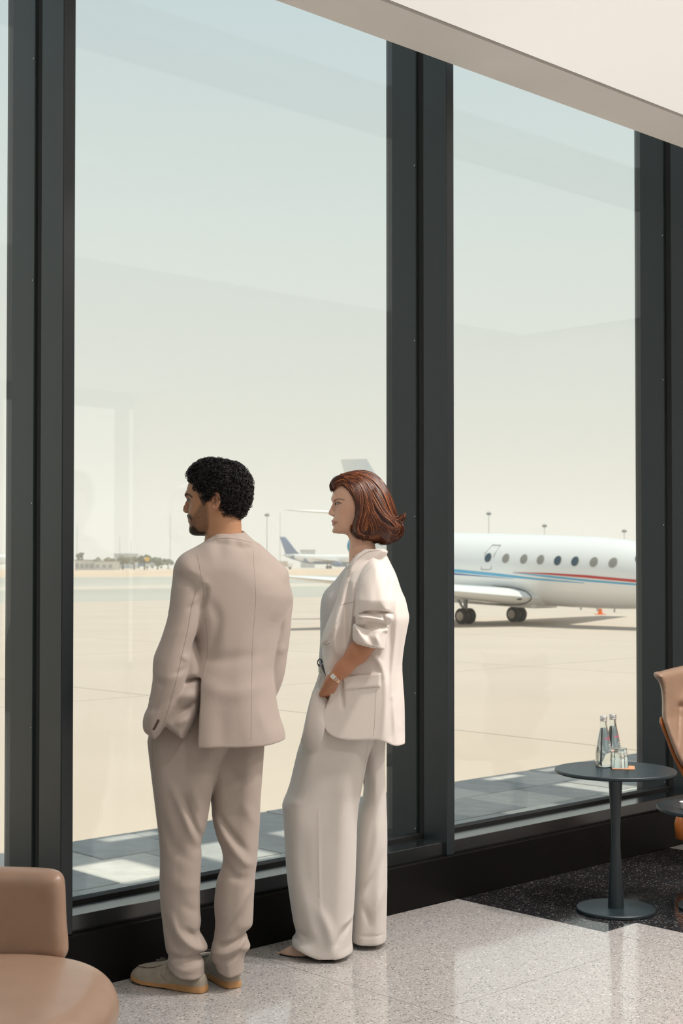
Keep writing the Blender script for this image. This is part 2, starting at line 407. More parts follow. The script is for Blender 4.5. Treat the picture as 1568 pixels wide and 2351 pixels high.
# ================================================================== OUTSIDE
def strip(name, y0, y1, m, z=-.06, x0=-900, x1=1500):
    return struct(mesh_obj(name, [(x0, y0, z), (x1, y0, z), (x1, y1, z), (x0, y1, z)], [(0, 1, 2, 3)], m))
terrace = struct(MB().box(-3, 14, 4.46, 6.56, -.12, -.03).build('terrace', M_JOINT))
PT = [mat('paver_%d' % i, c, .8, noise=(9, .10, 6), bump=(60, .15, .004)) for i, c in enumerate(((.66, .64, .60), (.37, .375, .375), (.31, .32, .325), (.52, .51, .49)))]
pm = [MB().box(.003, .497, .003, .497, -.06, 0, .003) for _ in PT]
pmesh = []
for i, b in enumerate(pm):
    o = b.build('paver', PT[i], terrace); pmesh.append(o.data); bpy.data.objects.remove(o)
rr = random.Random(5)
for j in range(-1, 4):
    for i in range(20):
        o = bpy.data.objects.new('paver', pmesh[rr.choice((0, 1, 1, 2, 2, 3))]); COL.objects.link(o); o.parent = terrace
        o.location = (2.36 + .5 * i + (.25 if j % 2 else 0), 4.55 + .5 * j, -.004 - rr.random() * .006)
apron = strip('apron', 6.56, 47.6, M_JOINT, -.05)
me = None
for j in range(6):
    for i in range(9):
        if me is None:
            o = MB().box(.012, 6.788, .012, 6.788, -.03, 0, .004).build('concrete_slab', M_CONC, apron); me = o.data
        else:
            o = bpy.data.objects.new('concrete_slab', me); COL.objects.link(o); o.parent = apron
        o.location = (-3.9 + 6.8 * i, 6.575 + 6.8 * j, -.02)
strip('apron_far', 47.6, 49.4, M_CONC, -.035)
strip('apron_side', 6.56, 47.6, M_CONC, -.035, 57.3, 900)
strip('taxiway', 49.4, 75, M_ASPH, -.04); strip('taxiway_verge', 75, 87, M_SANDL, -.04)
strip('runway', 87, 152, M_ASPH, -.04); strip('sand_field', 152, 420, M_SAND, -.04); strip('desert', 420, 2600, M_SANDL, -.04, -2600, 4000)
# slatted canopy over the terrace
cp = MB(); CZ = 6.5; ox, oy = -SUN_OFF[0] * CZ, -SUN_OFF[1] * CZ
def band(y0, y1, holes):
    xs = -2.0
    for a, b_ in sorted(holes):
        cp.box(xs, a + ox, y0 + oy, y1 + oy, CZ, CZ + .05); xs = b_ + ox
    cp.box(xs, 16, y0 + oy, y1 + oy, CZ, CZ + .05)
band(4.50, 5.52, []); band(5.52, 6.0, [(3.87, 4.19), (4.51, 4.83), (5.16, 5.48), (7.70, 8.04)])
band(6.0, 6.40, []); band(6.40, 6.5, [(4.38, 4.74), (7.54, 7.9), (8.14, 8.4)]); band(6.5, 6.60, [])
struct(cp.build('canopy', M_GREY))
struct(MB().box(-4, 16, 4.3, 4.75, 4.5, 7.2).build('facade', M_WALL))

# ---- business jet
JL = v2w([3.84, 36.85, 0]); jd = v2w([.68, -.733, 0]); jrz = math.atan2(jd[1], jd[0]); jp = math.radians(2.1)
jet = empty('private_jet', JL); jet.rotation_euler = (0, jp, jrz)
tag(jet, 'white private jet with red and blue stripes parked beyond the right window', 'airplane')
JM = Matrix.Translation(Vector(JL)) @ Matrix.Rotation(jrz, 4, 'Z') @ Matrix.Rotation(jp, 4, 'Y'); JI = JM.inverted()
def jpx(px, py, off):
    u = (px - CX) / F_PX; v = (py - CY) / F_PX; d = FW + RT * u - UP * v
    o = JI @ Vector((0, 0, EYE)); dl = JI.to_3x3() @ Vector(d); t = (-off - o.y) / dl.y; p = o + dl * t
    return p.x, p.z
FS = np.array([-6.6, -6.2, -5.2, -4, -2.8, -1.5, 0, 2, 3.4, 4.2, 4.8, 5.5, 6.1, 6.7, 7.05, 7.12])
FR = np.array([.05, .18, .42, .66, .82, .875, .88, .88, .87, .83, .76, .64, .50, .29, .10, .01])
FZ = np.array([1.95, 1.93, 1.80, 1.60, 1.47, 1.42, 1.42, 1.42, 1.42, 1.41, 1.38, 1.33, 1.26, 1.17, 1.12, 1.11])
FS = np.where(FS < -1.5, -1.5 + (FS + 1.5) * .75, FS)
fr = lambda s: float(np.interp(s, FS, FR)); fz = lambda s: float(np.interp(s, FS, FZ))
def fus_pt(s, z, lift=.004, side=-1):
    r = fr(s); q = z - fz(s); q = max(-r * .999, min(r * .999, q)); n = q / r
    return (s, side * math.sqrt(max(0, r * r - q * q)) * (1 + lift / r), fz(s) + q * (1 + lift / r))
b = MB(); ss = np.unique(np.concatenate([np.linspace(FS[0], 7.12, 70), FS]))
b.rings([[(s, fr(s) * math.cos(a), fz(s) + fr(s) * math.sin(a)) for a in np.linspace(0, 2 * math.pi, 48, endpoint=False)] for s in ss])
autosmooth(b.build('fuselage', M_WHITEP, jet), 60)
M_RED = mat('stripe_red', (.55, .02, .02), .3); M_BLUE = mat('stripe_blue', (.10, .42, .66), .3); M_NAVY = mat('stripe_navy', (.05, .13, .32), .3)
def c7(x, y): return (1030 + x * .28699, 1150 + y * .28699)
def stripe(pts, m, name):
    """pts: crop points (x, ytop, ybot)"""
    up_ = [jpx(*c7(x, a), .85) for x, a, _ in pts]; dn = [jpx(*c7(x, c_), .85) for x, _, c_ in pts]
    sv = np.linspace(up_[0][0], up_[-1][0], 40); zu = np.interp(sv, [p[0] for p in up_], [p[1] for p in up_]); zd = np.interp(sv, [p[0] for p in dn], [p[1] for p in dn])
    v = []; f = []
    for i, s in enumerate(sv):
        for k in range(4): v.append(fus_pt(s, zd[i] + (zu[i] - zd[i]) * k / 3))
    for i in range(len(sv) - 1):
        for k in range(3): a = i * 4 + k; f.append((a, a + 4, a + 5, a + 1))
    o = mesh_obj(name, v, f, m, jet, smooth=True); return o
stripe([(520, 571, 572), (800, 576, 590), (1100, 594, 615), (1500, 633, 655), (1640, 648, 672)], M_RED, 'stripe')
stripe([(-220, 520, 548), (70, 548, 572), (400, 580, 604), (700, 617, 632), (1080, 655, 660)], M_BLUE, 'stripe')
stripe([(520, 574, 577), (800, 596, 612), (1100, 628, 645), (1500, 664, 679), (1640, 680, 692)], M_BLUE, 'stripe')
stripe([(-220, 548, 560), (70, 580, 592), (300, 602, 608), (520, 622, 624)], M_NAVY, 'stripe')
M_WINB = mat('cabin_window_blue', (.035, .075, .11), .12); M_WING = mat('cabin_window_shaded', (.30, .28, .25), .3); M_RIM = mat('window_rim', (.62, .60, .56), .4)
def oval(cx_, cz_, a, b_, lift, n=24, sk=.0):
    v = [fus_pt(cx_, cz_, lift)]; f = []
    for r_ in (.5, 1.0):
        for j in range(n):
            t = 2 * math.pi * j / n; v.append(fus_pt(cx_ + a * r_ * math.cos(t), cz_ + b_ * r_ * math.sin(t), lift))
    for j in range(n): f.append((0, 1 + j, 1 + (j + 1) % n))
    for j in range(n): f.append((1 + j, 1 + n + j, 1 + n + (j + 1) % n, 1 + (j + 1) % n))
    return v, f
for i, (x, y) in enumerate(((315, 455), (456, 460), (600, 466), (733, 471), (870, 478), (1008, 484), (1152, 490), (1296, 495))):
    s, z = jpx(*c7(x, y), .84)
    v, f = oval(s, z, .118, .125, .004); w = mesh_obj('cabin_window', v, f, M_RIM, jet, smooth=True)
    v, f = oval(s, z, .102, .110, .009); mesh_obj('pane', v, f, M_WINB if i in (0, 4, 5) else M_WING, w, smooth=True)
dr = [(270, 545), (285, 420), (318, 352), (380, 354), (362, 430), (350, 545), (340, 550), (275, 550), (270, 545)]
M_LINE = mat('panel_line', (.45, .44, .42), .5)
MB().tube([fus_pt(*jpx(*c7(x, y), .83), .004) for x, y in dr], .012, 5).build('emergency_exit', M_LINE, jet)
s, z = jpx(1458, 1276, .8)
v, f = oval(s + .05, z, .2, .2, .006); mesh_obj('cockpit_window', v, f, M_WINB, jet, smooth=True)
# wings (starboard = -y), tail, engines
def wingmesh(root_le, root_te, tip_le, tip_te, z0, z1, t0, t1, y0, y1, n=14, k=8):
    b = MB(); rs = []
    for i in range(k + 1):
        u = i / k; le = root_le + (tip_le - root_le) * u; te = root_te + (tip_te - root_te) * u; y = y0 + (y1 - y0) * u; zc = z0 + (z1 - z0) * u; th = t0 + (t1 - t0) * u
        if i == k: th *= .4
        c = le - te; ring = []
        for j in range(n):
            a = 2 * math.pi * j / n; x = .5 + .5 * math.cos(a)       # 0 te .. 1 le
            yt = .5 * th * math.sin(a) * (0.35 + .65 * x) * 1.25
            ring.append((te + c * x, y, zc + yt))
        rs.append(ring)
    b.rings(rs); return b
for sgn in (-1, 1):
    wo = wingmesh(2.22, -.75, -.35, -1.3, .715, 1.20, .50, .10, sgn * .30, sgn * 6.6).build('wing', M_WHITEP, jet); autosmooth(wo, 50)
    MB().lathe([(.001, -.09), (.05, -.06), (.06, 0), (.05, .06), (.001, .09)], 12).build('navigation_light', mat('nav_green', (.10, .5, .2), .2) if sgn < 0 else M_RED, wo, (-.45, sgn * 6.6, 1.20))
    MB().rings([[(.11 * math.sin(p), .15 * math.cos(t) * math.cos(p), .062 * math.sin(t) * math.cos(p)) for t in np.linspace(0, 6.283, 20, endpoint=False)] for p in np.linspace(-1.5, 1.5, 9)]).build('landing_light', mat('landing_lens', (.10, .11, .11), .1), wo, (1.78, sgn * .98, .735), True)
    yb = sgn * .80; u_ = (abs(yb) - .3) / 6.3; le_ = 2.22 - 2.57 * u_; te_ = -.75 - .55 * u_; th_ = .50 - .40 * u_; zc_ = .715 + .485 * u_
    MB().tube([(te_ + (le_ - te_) * (.5 + .5 * math.cos(a_)) + .004, yb, zc_ + .5 * th_ * math.sin(a_) * (.35 + .65 * (.5 + .5 * math.cos(a_))) * 1.27) for a_ in np.linspace(-1.5, 1.5, 24)], .012, 6).build('deicing_edge', mat('boot_black', (.03, .035, .035), .5), wo, smooth=True)
    st = wingmesh(-4.4, -5.25, -5.6, -6.05, 2.75, 2.80, .14, .06, sgn * .02, sgn * 1.95).build('tailplane', M_WHITEP, jet); autosmooth(st, 50)
    en = MB(); prof = [(-1.15, .17), (-1.1, .235), (-.5, .31), (.2, .35), (.8, .34), (.95, .31), (.97, .27), (.7, .22)]
    en.rings([[(-2.8 + x, sgn * 1.22 + r * math.cos(a), 1.86 + r * math.sin(a)) for a in np.linspace(0, 2 * math.pi, 28, endpoint=False)] for x, r in prof])
    eo = autosmooth(en.build('engine', M_WHITEP, jet), 50)
    MB().rings([[(-2.8 + x, sgn * 1.22 + r * math.cos(a), 1.86 + r * math.sin(a)) for a in np.linspace(0, 2 * math.pi, 28, endpoint=False)] for x, r in ((-1.13, .232), (-.55, .312), (-.4, .325), (-.4, .32))]).build('cowl_band', M_BLUE, eo, smooth=True)
fin = MB(); rs = []
for u in np.linspace(0, 1, 8):
    z = 2.15 + 2.16 * u; le = -2.9 - 1.85 * u; te = -4.9 - .95 * u; th = .22 * (1 - .6 * u)
    rs.append([(te + (le - te) * (.5 + .5 * math.cos(a)), .5 * th * math.sin(a), z) for a in np.linspace(0, 2 * math.pi, 14, endpoint=False)])
fin.rings(rs); autosmooth(fin.build('tail_fin', M_WHITEP, jet), 50)
def wheel(parent, x, y, r, wdt, zc):
    n = 28
    b = MB().rings([[(x + q * math.cos(a), y + yy, zc + q * math.sin(a)) for a in np.linspace(0, 2 * math.pi, n, endpoint=False)] for yy, q in ((-wdt / 2, r * .6), (-wdt / 2, r * .85), (-wdt * .3, r), (wdt * .3, r), (wdt / 2, r * .85), (wdt / 2, r * .6))])
    w = autosmooth(b.build('wheel', M_TIRE, parent), 40)
    MB().rings([[(x + q * math.cos(a), y + yy, zc + q * math.sin(a)) for a in np.linspace(0, 2 * math.pi, n, endpoint=False)] for yy, q in ((-wdt / 2 - .01, r * .25), (-wdt / 2 - .004, r * .58), (wdt / 2 + .004, r * .58), (wdt / 2 + .01, r * .25))]).build('hub', mat('hub_alloy', (.42, .36, .30), .4, .3), w)
for y in (-1.0, 1.0):
    g_ = MB().tube([(0.05, y, .18), (.02, y * .98, .80)], .055, 10).build('landing_gear', M_GREY, jet)
    MB().tube([(0.05, y, .28), (-.35, y * .9, .62)], .03, 8).build('drag_strut', M_GREY, g_)
    for dy in (-.13, .13): wheel(g_, .05, y + dy, .20, .17, .185)
g_ = MB().tube([(5.6, 0, .42), (5.55, 0, .9)], .045, 10).build('nose_gear', M_GREY, jet)
for dy in (-.1, .1): wheel(g_, 5.6, dy, .16, .1, .375)
MB().box(-1.6, 1.9, -.55, .55, .47, .75, .12).build('belly_fairing', M_WHITEP, jet)
for k, s in enumerate((2.9, 3.4, 3.9)): MB().box(s, s + .03, -.02, .02, .49, .58).build('antenna', M_WHITEP, jet)

# ---- traffic cone
cb = on_floor(1378, 1411, -.02); cn = tag(empty('traffic_cone', cb), 'small orange traffic cone on the apron by the jet', 'traffic cone')
M_OR = mat('cone_orange', (.95, .20, .03), .5)
MB().lathe([(.085, .02), (.06, .1), (.042, .21), (.03, .215)], 20).build('cone', M_OR, cn); MB().box(-.13, .13, -.13, .13, 0, .022, .01).build('base', M_OR, cn)

# ---- airliners far across the field
def airliner(label, vloc, yaw, tailm, bellym):
    t = tag(empty('airliner', v2w(vloc)), label, 'airplane', 'parked airliners far away'); d = v2w([math.cos(yaw), math.sin(yaw), 0]); t.rotation_euler = (0, 0, math.atan2(d[1], d[0]))
    S = [-20, -19, -15, -10, -6, 10, 15, 17.5, 19, 19.8]; Rr = [.15, .5, 1.2, 1.85, 1.95, 1.95, 1.9, 1.6, 1.0, .2]; Z = [5.6, 5.4, 4.7, 3.9, 3.7, 3.7, 3.65, 3.5, 3.3, 3.2]
    ring = lambda q, g=1.0, lo=0, hi=2 * math.pi, n=24: [(S[q], Rr[q] * g * math.cos(a), Z[q] + Rr[q] * g * math.sin(a)) for a in np.linspace(lo, hi, n, endpoint=False)]
    autosmooth(MB().rings([ring(q) for q in range(len(S))]).build('fuselage', M_WHITEP, t), 60)
    bb = MB(); rs = [[(S[q], Rr[q] * 1.012 * math.cos(a), Z[q] + Rr[q] * 1.012 * math.sin(a)) for a in np.linspace(math.pi * (1 - w), math.pi * (2 + w), 16)] for q, w in ((1, .30), (2, .2), (3, .02), (4, -.12), (5, -.22))]
    k = 16; f = []
    for i in range(len(rs) - 1):
        for j in range(k - 1): a = i * k + j; f.append((a, a + 1, a + k + 1, a + k))
    bb.add([p for r in rs for p in r], f); bb.build('belly_livery', bellym, t, smooth=True)
    fn = MB(); fn.rings([[(te + (le - te) * (.5 + .5 * math.cos(a)), .2 * math.sin(a), z) for a in np.linspace(0, 2 * math.pi, 12, endpoint=False)] for z, le, te in ((4.8, -11.5, -18.3), (7.0, -14.2, -19.0), (12.6, -18.6, -21.0))]); fn.build('tail_fin', tailm, t, smooth=True)
    for sg in (-1, 1):
        wingmesh(4.5, -3, -4, -6, 3.0, 4.2, .9, .25, sg * 1.2, sg * 16).build('wing', M_WHITEP, t, smooth=True)
        wingmesh(-15, -18.5, -18, -19.6, 5.0, 5.4, .4, .15, sg * .6, sg * 6.5).build('tailplane', M_WHITEP, t, smooth=True)
        MB().rings([[(x, sg * 5 + r * math.cos(a), 1.75 + r * math.sin(a)) for a in np.linspace(0, 2 * math.pi, 16, endpoint=False)] for x, r in ((1.2, .5), (2.6, 1.0), (5, 1.05), (5.3, .85))]).build('engine', bellym, t, smooth=True)
        g2 = MB().tube([(-1, sg * 2.6, .5), (-1, sg * 2.6, 3)], .2, 8).build('landing_gear', M_TIRE, t)
        MB().rings([[(-1 + r * math.cos(a), sg * 2.6 + yy, .62 + r * math.sin(a)) for a in np.linspace(0, 2 * math.pi, 16, endpoint=False)] for yy, r in ((-.5, .5), (-.4, .65), (.4, .65), (.5, .5))]).build('wheel', M_TIRE, g2)
    return t
M_TAILB = mat('airliner_blue', (.025, .10, .26), .35); M_TAILG = mat('airliner_grey', (.45, .50, .55), .35)
a1 = airliner('airliner with a dark blue tail fin, far away between the man and the woman', [-4.0, 560, 0], math.radians(-12), M_TAILB, M_TAILB)
a2 = airliner('pale airliner cut by the left edge, far beyond the left window', [-147, 560, 0], math.radians(8), M_TAILG, M_WHITEP)

# ---- lamp masts, sheds, trees on the skyline
M_MAST = mat('galvanised_mast', (.34, .35, .35), .6)
def mast(px, top, dep, label, hd=True):
    x, z = PV(px, top, dep); t = tag(empty('lamp_mast', v2w([x, dep, 0])), label, 'lamp post', 'floodlight masts on the skyline')
    r = dep * (.5 if hd else .32) / F_PX
    MB().tube([(0, 0, 0), (0, 0, z)], [r * 1.6, r], 8).build('pole', M_MAST, t)
    if hd:
        k = dep / F_PX
        MB().lathe([(k * 2, z - 3 * k), (k * 6, z - 1 * k), (k * 6, z + 2 * k), (k * 1.5, z + 5 * k)], 10).build('lamp_head', M_MAST, t)
for px, top, dep, lab in ((613, 1183, 260, 'tall lamp mast right of the man with a round head'), (391, 1182, 380, 'thin lamp mast just left of the bearded face'), (275, 1232, 420, 'thin lamp mast above the trees, left of centre'), (301, 1238, 440, 'thin short lamp mast above the trees, nearest the man'),
                          (177, 1205, 330, 'thin lamp mast against the left window frame'), (643, 1178, 300, 'thin lamp mast beside the blue tail fin'), (1122, 1180, 170, 'lamp mast with wide head above the jet exit door'), (1250, 1208, 200, 'short lamp mast above the middle of the jet'), (1433, 1220, 220, 'short lamp mast above the jet nose end')):
    mast(px, top, dep, lab, px in (613, 1122, 1250, 1433))
def shed(px0, px1, top, dep, dpt, m, label, wins=0):
    x0, z = PV(px0, top, dep); x1, _ = PV(px1, top, dep); t = tag(empty('shed', v2w([(x0 + x1) / 2, dep, 0]), YAW - math.pi / 2), label, 'building', 'low airport sheds')
    w = (x1 - x0) / 2; MB().box(-w, w, 0, dpt, -.04, z * .93).build('walls', m, t)
    MB().box(-w - .3, w + .3, -.3, dpt + .3, z * .93, z).build('roof', M_MAST, t)
    for k in range(wins): MB().box(-w + (k + .5) * 2 * w / wins - .5, -w + (k + .5) * 2 * w / wins + .5, -.05, 0, .6, z * .6).build('door', M_GREY, t)
M_SH = mat('shed_white', (.70, .70, .66), .8); M_SH2 = mat('shed_grey', (.45, .47, .47), .8)
shed(172, 216, 1285, 430, 14, M_SH, 'long low white shed against the left window frame', 4); shed(217, 261, 1288, 425, 12, M_SH, 'low white shed in front of the trees', 3)
shed(262, 305, 1271, 620, 16, M_SH2, 'pale grey hangar rising behind the trees', 2); shed(690, 722, 1262, 760, 16, M_SH2, 'pale grey hangar behind the blue tailed airliner', 2)
M_LEAF = mat('far_foliage', (.13, .15, .10), .9, noise=(.6, .3, 4)); M_LEAF2 = mat('far_foliage_olive', (.20, .18, .12), .9, noise=(.6, .25, 4)); M_TRUNK = mat('far_trunk', (.15, .11, .08), .9)
def far_tree(px, top, wpx, dep, m, label, seed):
    r_ = random.Random(seed); x, z = PV(px, top, dep); t = tag(empty('tree', v2w([x, dep, 0])), label, 'tree', 'trees on the skyline'); w = wpx * dep / F_PX / 2
    MB().tube([(0, 0, -.1), (0, 0, z * .6)], [w * .12, w * .07], 7).build('trunk', M_TRUNK, t)
    b = MB()
    for _ in range(16):
        a = r_.random() * 6.28; q = r_.random() ** .5 * w * .75; zc = z * (.42 + .45 * r_.random() * (1 - .4 * q / w)); R = w * (.22 + .2 * r_.random())
        b.rings([[(math.cos(a) * q + R * math.sin(p) * math.cos(s) * (1 + .25 * r_.random()), math.sin(a) * q + R * math.sin(p) * math.sin(s), min(z, zc + R * .8 * math.cos(p))) for s in np.linspace(0, 6.28, 9, endpoint=False)] for p in np.linspace(.15, 2.99, 6)])
    b.build('crown', m, t, smooth=True)
for i, (px, top, w, dep, m, lab) in enumerate(((183, 1256, 20, 470, M_LEAF, 'dark leafy tree against the left window frame'), (226, 1276, 26, 480, M_LEAF2, 'olive tree behind the low white shed'), (252, 1273, 30, 470, M_LEAF2, 'olive tree second from the white sheds'),
        (282, 1272, 36, 460, M_LEAF2, 'wide olive tree in the middle of the tree row'), (308, 1272, 30, 465, M_LEAF2, 'olive tree left of the tallest green tree'), (332, 1267, 34, 450, M_LEAF, 'tallest round green tree of the row'), (362, 1277, 34, 470, M_LEAF, 'low green tree at the end of the row, nearest the man'), (386, 1279, 26, 500, M_LEAF, 'small pale tree touching the shoulder of the man'))):
    far_tree(px, top, w, dep, m, lab, 30 + i)
x, z = PV(338, 1284, 400); t = tag(empty('yellow_sign', v2w([x, 400, 0])), 'yellow round taxiway sign in front of the tallest tree', 'sign')
MB().tube([(0, 0, 0), (0, 0, z)], .12, 6).build('post', M_MAST, t); s_ = MB().lathe([(.02, -.1), (.65, -.08), (.65, .08), (.02, .1)], 16).build('disc', mat('sign_yellow', (.9, .55, .05), .5), t, (0, 0, z)); s_.rotation_euler = (math.pi / 2, 0, YAW - math.pi / 2)
# ---- service vehicles and mounds on the field edge
def truck(px, dep, m, label):
    x, _ = PV(px, 1300, dep); t = tag(empty('service_truck', v2w([x, dep, -.04]), YAW - math.pi / 2), label, 'truck', 'service vehicles far away')
    MB().box(-3, 1.2, -1.1, 1.1, .8, 2.8, .1).build('body', m, t); MB().box(1.3, 3, -1.05, 1.05, .6, 2.2, .2).build('cab', M_WHITEP, t)
    for wx in (-2, 2):
        MB().rings([[(wx + .45 * math.cos(a), yy, .45 + .45 * math.sin(a)) for a in np.linspace(0, 6.283, 14, endpoint=False)] for yy in (-1.1, 1.1)]).build('wheel', M_TIRE, t)
truck(328, 640, M_TAILB, 'tiny dark blue truck below the yellow sign'); truck(360, 640, M_GREY, 'tiny grey truck near the shoulder of the man'); truck(294, 640, M_SANDL, 'tiny pale truck in front of the tree row'); truck(652, 480, M_SANDL, 'tiny sand coloured truck under the blue tail fin')

# ================================================================== FURNITURE
M_TABLE = mat('table_metal', (.015, .026, .032), .40, .0, .5, noise=(90, .05, 2))
def round_table(loc, R, H, label, Rb):
    t = tag(empty('side_table', loc), label, 'table', 'round metal side tables')
    autosmooth(MB().lathe([(R * .80, H - .020), (R * .97, H - .016), (R, H - .010), (R, H - .003), (R - .003, H), (.0005, H)], 72).build('table_top', M_TABLE, t), 35)
    autosmooth(MB().lathe([(.034, .014), (.033, .05), (.020, H * .45), (.019, H * .58), (.030, H * .94), (.034, H - .02)], 28).build('column', M_TABLE, t), 50)
    autosmooth(MB().lathe([(Rb - .004, 0), (Rb, .003), (Rb, .012), (Rb - .003, .015), (.001, .016)], 64).build('base', M_TABLE, t), 35)
    return t
TB = on_floor(1414, 2091); TH = .604
round_table((TB[0], TB[1], 0), .258, TH, 'taller dark round side table carrying the water bottles', .168)
t2 = v2w([(1640 - 784) / F_PX * 6.15, 6.15, 0]); round_table(t2, .250, .436, 'lower dark round side table cut by the right edge', .16)
cbx = PV(1566, 1850, 6.1); cu = tag(empty('white_cup', v2w([cbx[0] + .012, 6.1, .4365])), 'small white cup on the lower table at the right edge', 'cup')
autosmooth(MB().lathe([(.012, 0), (.016, .003), (.022, .03), (.023, .032), (.021, .031), (.014, .006), (.0005, .005)], 24).build('bowl', mat('porcelain', (.85, .85, .84), .2), cu), 50)
MB().tube([(.021, 0, .026), (.032, 0, .024), (.032, 0, .013), (.018, 0, .009)], .0022, 6).build('handle', MATS['porcelain'], cu, smooth=True)

M_GLASS = glass_mat('bottle_glass', (.97, 1, .99), 1.45); M_WATER = glass_mat('water', (.97, .99, 1.0), 1.33); M_CAP = mat('cap_metal', (.72, .72, .72), .3, .9)
M_PINK = mat('pink_print', (.75, .03, .16), .4); M_WPRINT = mat('pale_print', (.50, .53, .53), .5); M_DPRINT = mat('slate_print', (.12, .16, .18), .4)
def text_mesh(s, size, name, m, parent, fn):
    cu_ = bpy.data.curves.new('txt', 'FONT'); cu_.body = s; cu_.size = size; cu_.align_x = 'CENTER'; cu_.align_y = 'CENTER'; cu_.resolution_u = 3
    o = bpy.data.objects.new('txt', cu_); COL.objects.link(o); bpy.context.view_layer.update()
    me = bpy.data.meshes.new_from_object(o); bpy.data.objects.remove(o)
    for v in me.vertices: v.co = Vector(fn(v.co.x, v.co.y))
    me.materials.clear(); me.materials.append(m); me.name = name
    o = bpy.data.objects.new(name, me); COL.objects.link(o); o.parent = parent; return o
def bottle(px, py, dep, label, rz):
    p = v2w(V3(px, py, dep)); t = tag(empty('water_bottle', (p[0], p[1], TH)), label, 'bottle', 'glass water bottles'); t.rotation_euler = (0, 0, rz); t.scale = (1.06, 1.06, 1.06)
    S = 1.0; zz = [0, .002, .012, .03, .055, .085, .115, .145, .165, .182, .190]; ro = [.028, .0325, .0345, .0350, .0345, .0305, .0250, .0185, .0150, .0135, .0133]
    rad = lambda z: float(np.interp(z, zz, ro))
    zs = np.concatenate([[0, .002, .006], np.linspace(.012, .190, 26)])
    outer = [(rad(z), z) for z in zs]; inner = [(max(rad(z) - .0022, .006), max(z, .006)) for z in zs[::-1]]
    autosmooth(MB().lathe([(.001, .003)] + outer + inner + [(.001, .007)], 40).build('glass', M_GLASS, t), 60)
    wl = [(max(rad(z) - .0026, .005), max(z, .0066)) for z in np.linspace(.0066, .158, 24)]
    autosmooth(MB().lathe([(.001, .0065)] + wl + [(.001, .158)], 40).build('water', M_WATER, t), 60)
    autosmooth(MB().lathe([(.0140, .186), (.0152, .187), (.0152, .190), (.0142, .191), (.0142, .194), (.0152, .195), (.0150, .206), (.0138, .2075), (.001, .208)], 36).build('cap', M_CAP, t), 40)
    def on(ang, zc, rot=0, k=.0006):
        def f(x, y):
            if rot: x, y = -y, x
            z = zc + y; r = rad(z) + k; a = ang + x / r
            return (r * math.cos(a), r * math.sin(a), z)
        return f
    text_mesh('evian', .0155, 'lettering', M_PINK, t, on(.55, .118)); text_mesh('evian', .036, 'lettering', M_WPRINT, t, on(.72, .060, 1))
    pk = MB()
    for dx, h in ((-.006, .006), (0, .009), (.006, .006)):
        f = on(.55, .134); v = [f(dx - .004, 0), f(dx + .004, 0), f(dx, h)]; pk.add(v, [(0, 1, 2)])
    pk.build('mountain_print', M_DPRINT, t)
    return t
camang = math.atan2(-FWH[1], -FWH[0])
bottle(1386, 1753, 6.20, 'left glass water bottle with pink lettering standing nearer', camang + .05); bottle(1407, 1745, 6.27, 'right glass water bottle with pink lettering standing behind', camang + .12)
# coaster and upturned tumbler
pc = v2w(V3(1431, 1760, 6.15)); co = MB().box(-.048, .048, -.048, .048, 0, .0045, .0015).build('coaster', mat('coaster_leather', (.62, .32, .17), .6, noise=(80, .1, 3)), None, (pc[0], pc[1], TH)); co.rotation_euler = (0, 0, .62)
tag(co, 'square tan leather coaster under the tumbler', 'coaster')
tg = tag(empty('tumbler', (pc[0] - .012, pc[1] + .012, TH + .0046)), 'clear tumbler standing upside down on the coaster', 'glass')
autosmooth(MB().lathe([(.0395, 0), (.0400, .002), (.0335, .078), (.0320, .081), (.001, .0815)] + [(.001, .066), (.029, .0655), (.0308, .062), (.0370, .002), (.0380, 0)], 10).build('glass', M_GLASS, tg), 20)

M_LEATH = mat('tan_leather', (.335, .22, .155), .33, 0, .5, noise=(14, .05, 4), bump=(160, .10, .002))
M_SHELL = mat('cognac_shell', (.40, .12, .022), .40, 0, .5, noise=(12, .06, 3))
def sdf_obj(name, F, g, m, parent, base, it=1, cols=None, vfun=None):
    V, Fc = nets(F, g); V = relax(V, Fc, it)
    if vfun is not None: V = vfun(V)
    o = mesh_obj(name, v2w(V) - base, Fc, m, parent, smooth=True, cols=cols(V) if callable(cols) else cols)
    return o, V, Fc
# left armchair (low swivel lounge chair)
LB = v2w([-.93, 3.50, 0]); lc = tag(empty('armchair', LB), 'tan leather lounge chair at the lower left corner', 'armchair', 'leather lounge chairs')
g = Grid((-1.36, 3.05, .24), (-.50, 4.02, .70), .008)
q = (np.abs((g.X + .925) / .375) ** 2.6 + np.abs((g.Y - 3.47) / .40) ** 2.6) ** (1 / 2.6)
top = .462 - .030 * np.clip(q, 0, 1.2) ** 4 - .012 * np.exp(-((g.X + .92) ** 2 + (g.Y - 3.4) ** 2) / .02)
F = smax((q - 1) * .36, np.maximum(g.Z - top, .30 - g.Z), .075)
F = F + .0
sdf_obj('seat_cushion', F, g, M_LEATH, lc, LB)
bp_ = pxpoly([(-330, 2004), (-320, 1996), (0, 1997), (90, 1997), (122, 1999), (140, 2007), (148, 2024), (151, 2060), (154, 2110), (160, 2165), (158, 2185), (146, 2198), (120, 2204), (-330, 2210)], 3.86, 3)
g = Grid((-1.40, 3.68, .30), (-.70, 4.02, .70), .006)
F = puff(g, bp_, lambda X, Z: 3.885 - .55 * (X + 1.02) ** 2 + .10 * (Z - .45), .046, .040)
sdf_obj('backrest', F, g, M_LEATH, lc, LB, 4)
autosmooth(MB().lathe([(.27, .25), (.34, .29), (.355, .325), (.30, .335)], 40).build('seat_shell', M_SHELL, lc, (0, 0, 0)), 50)
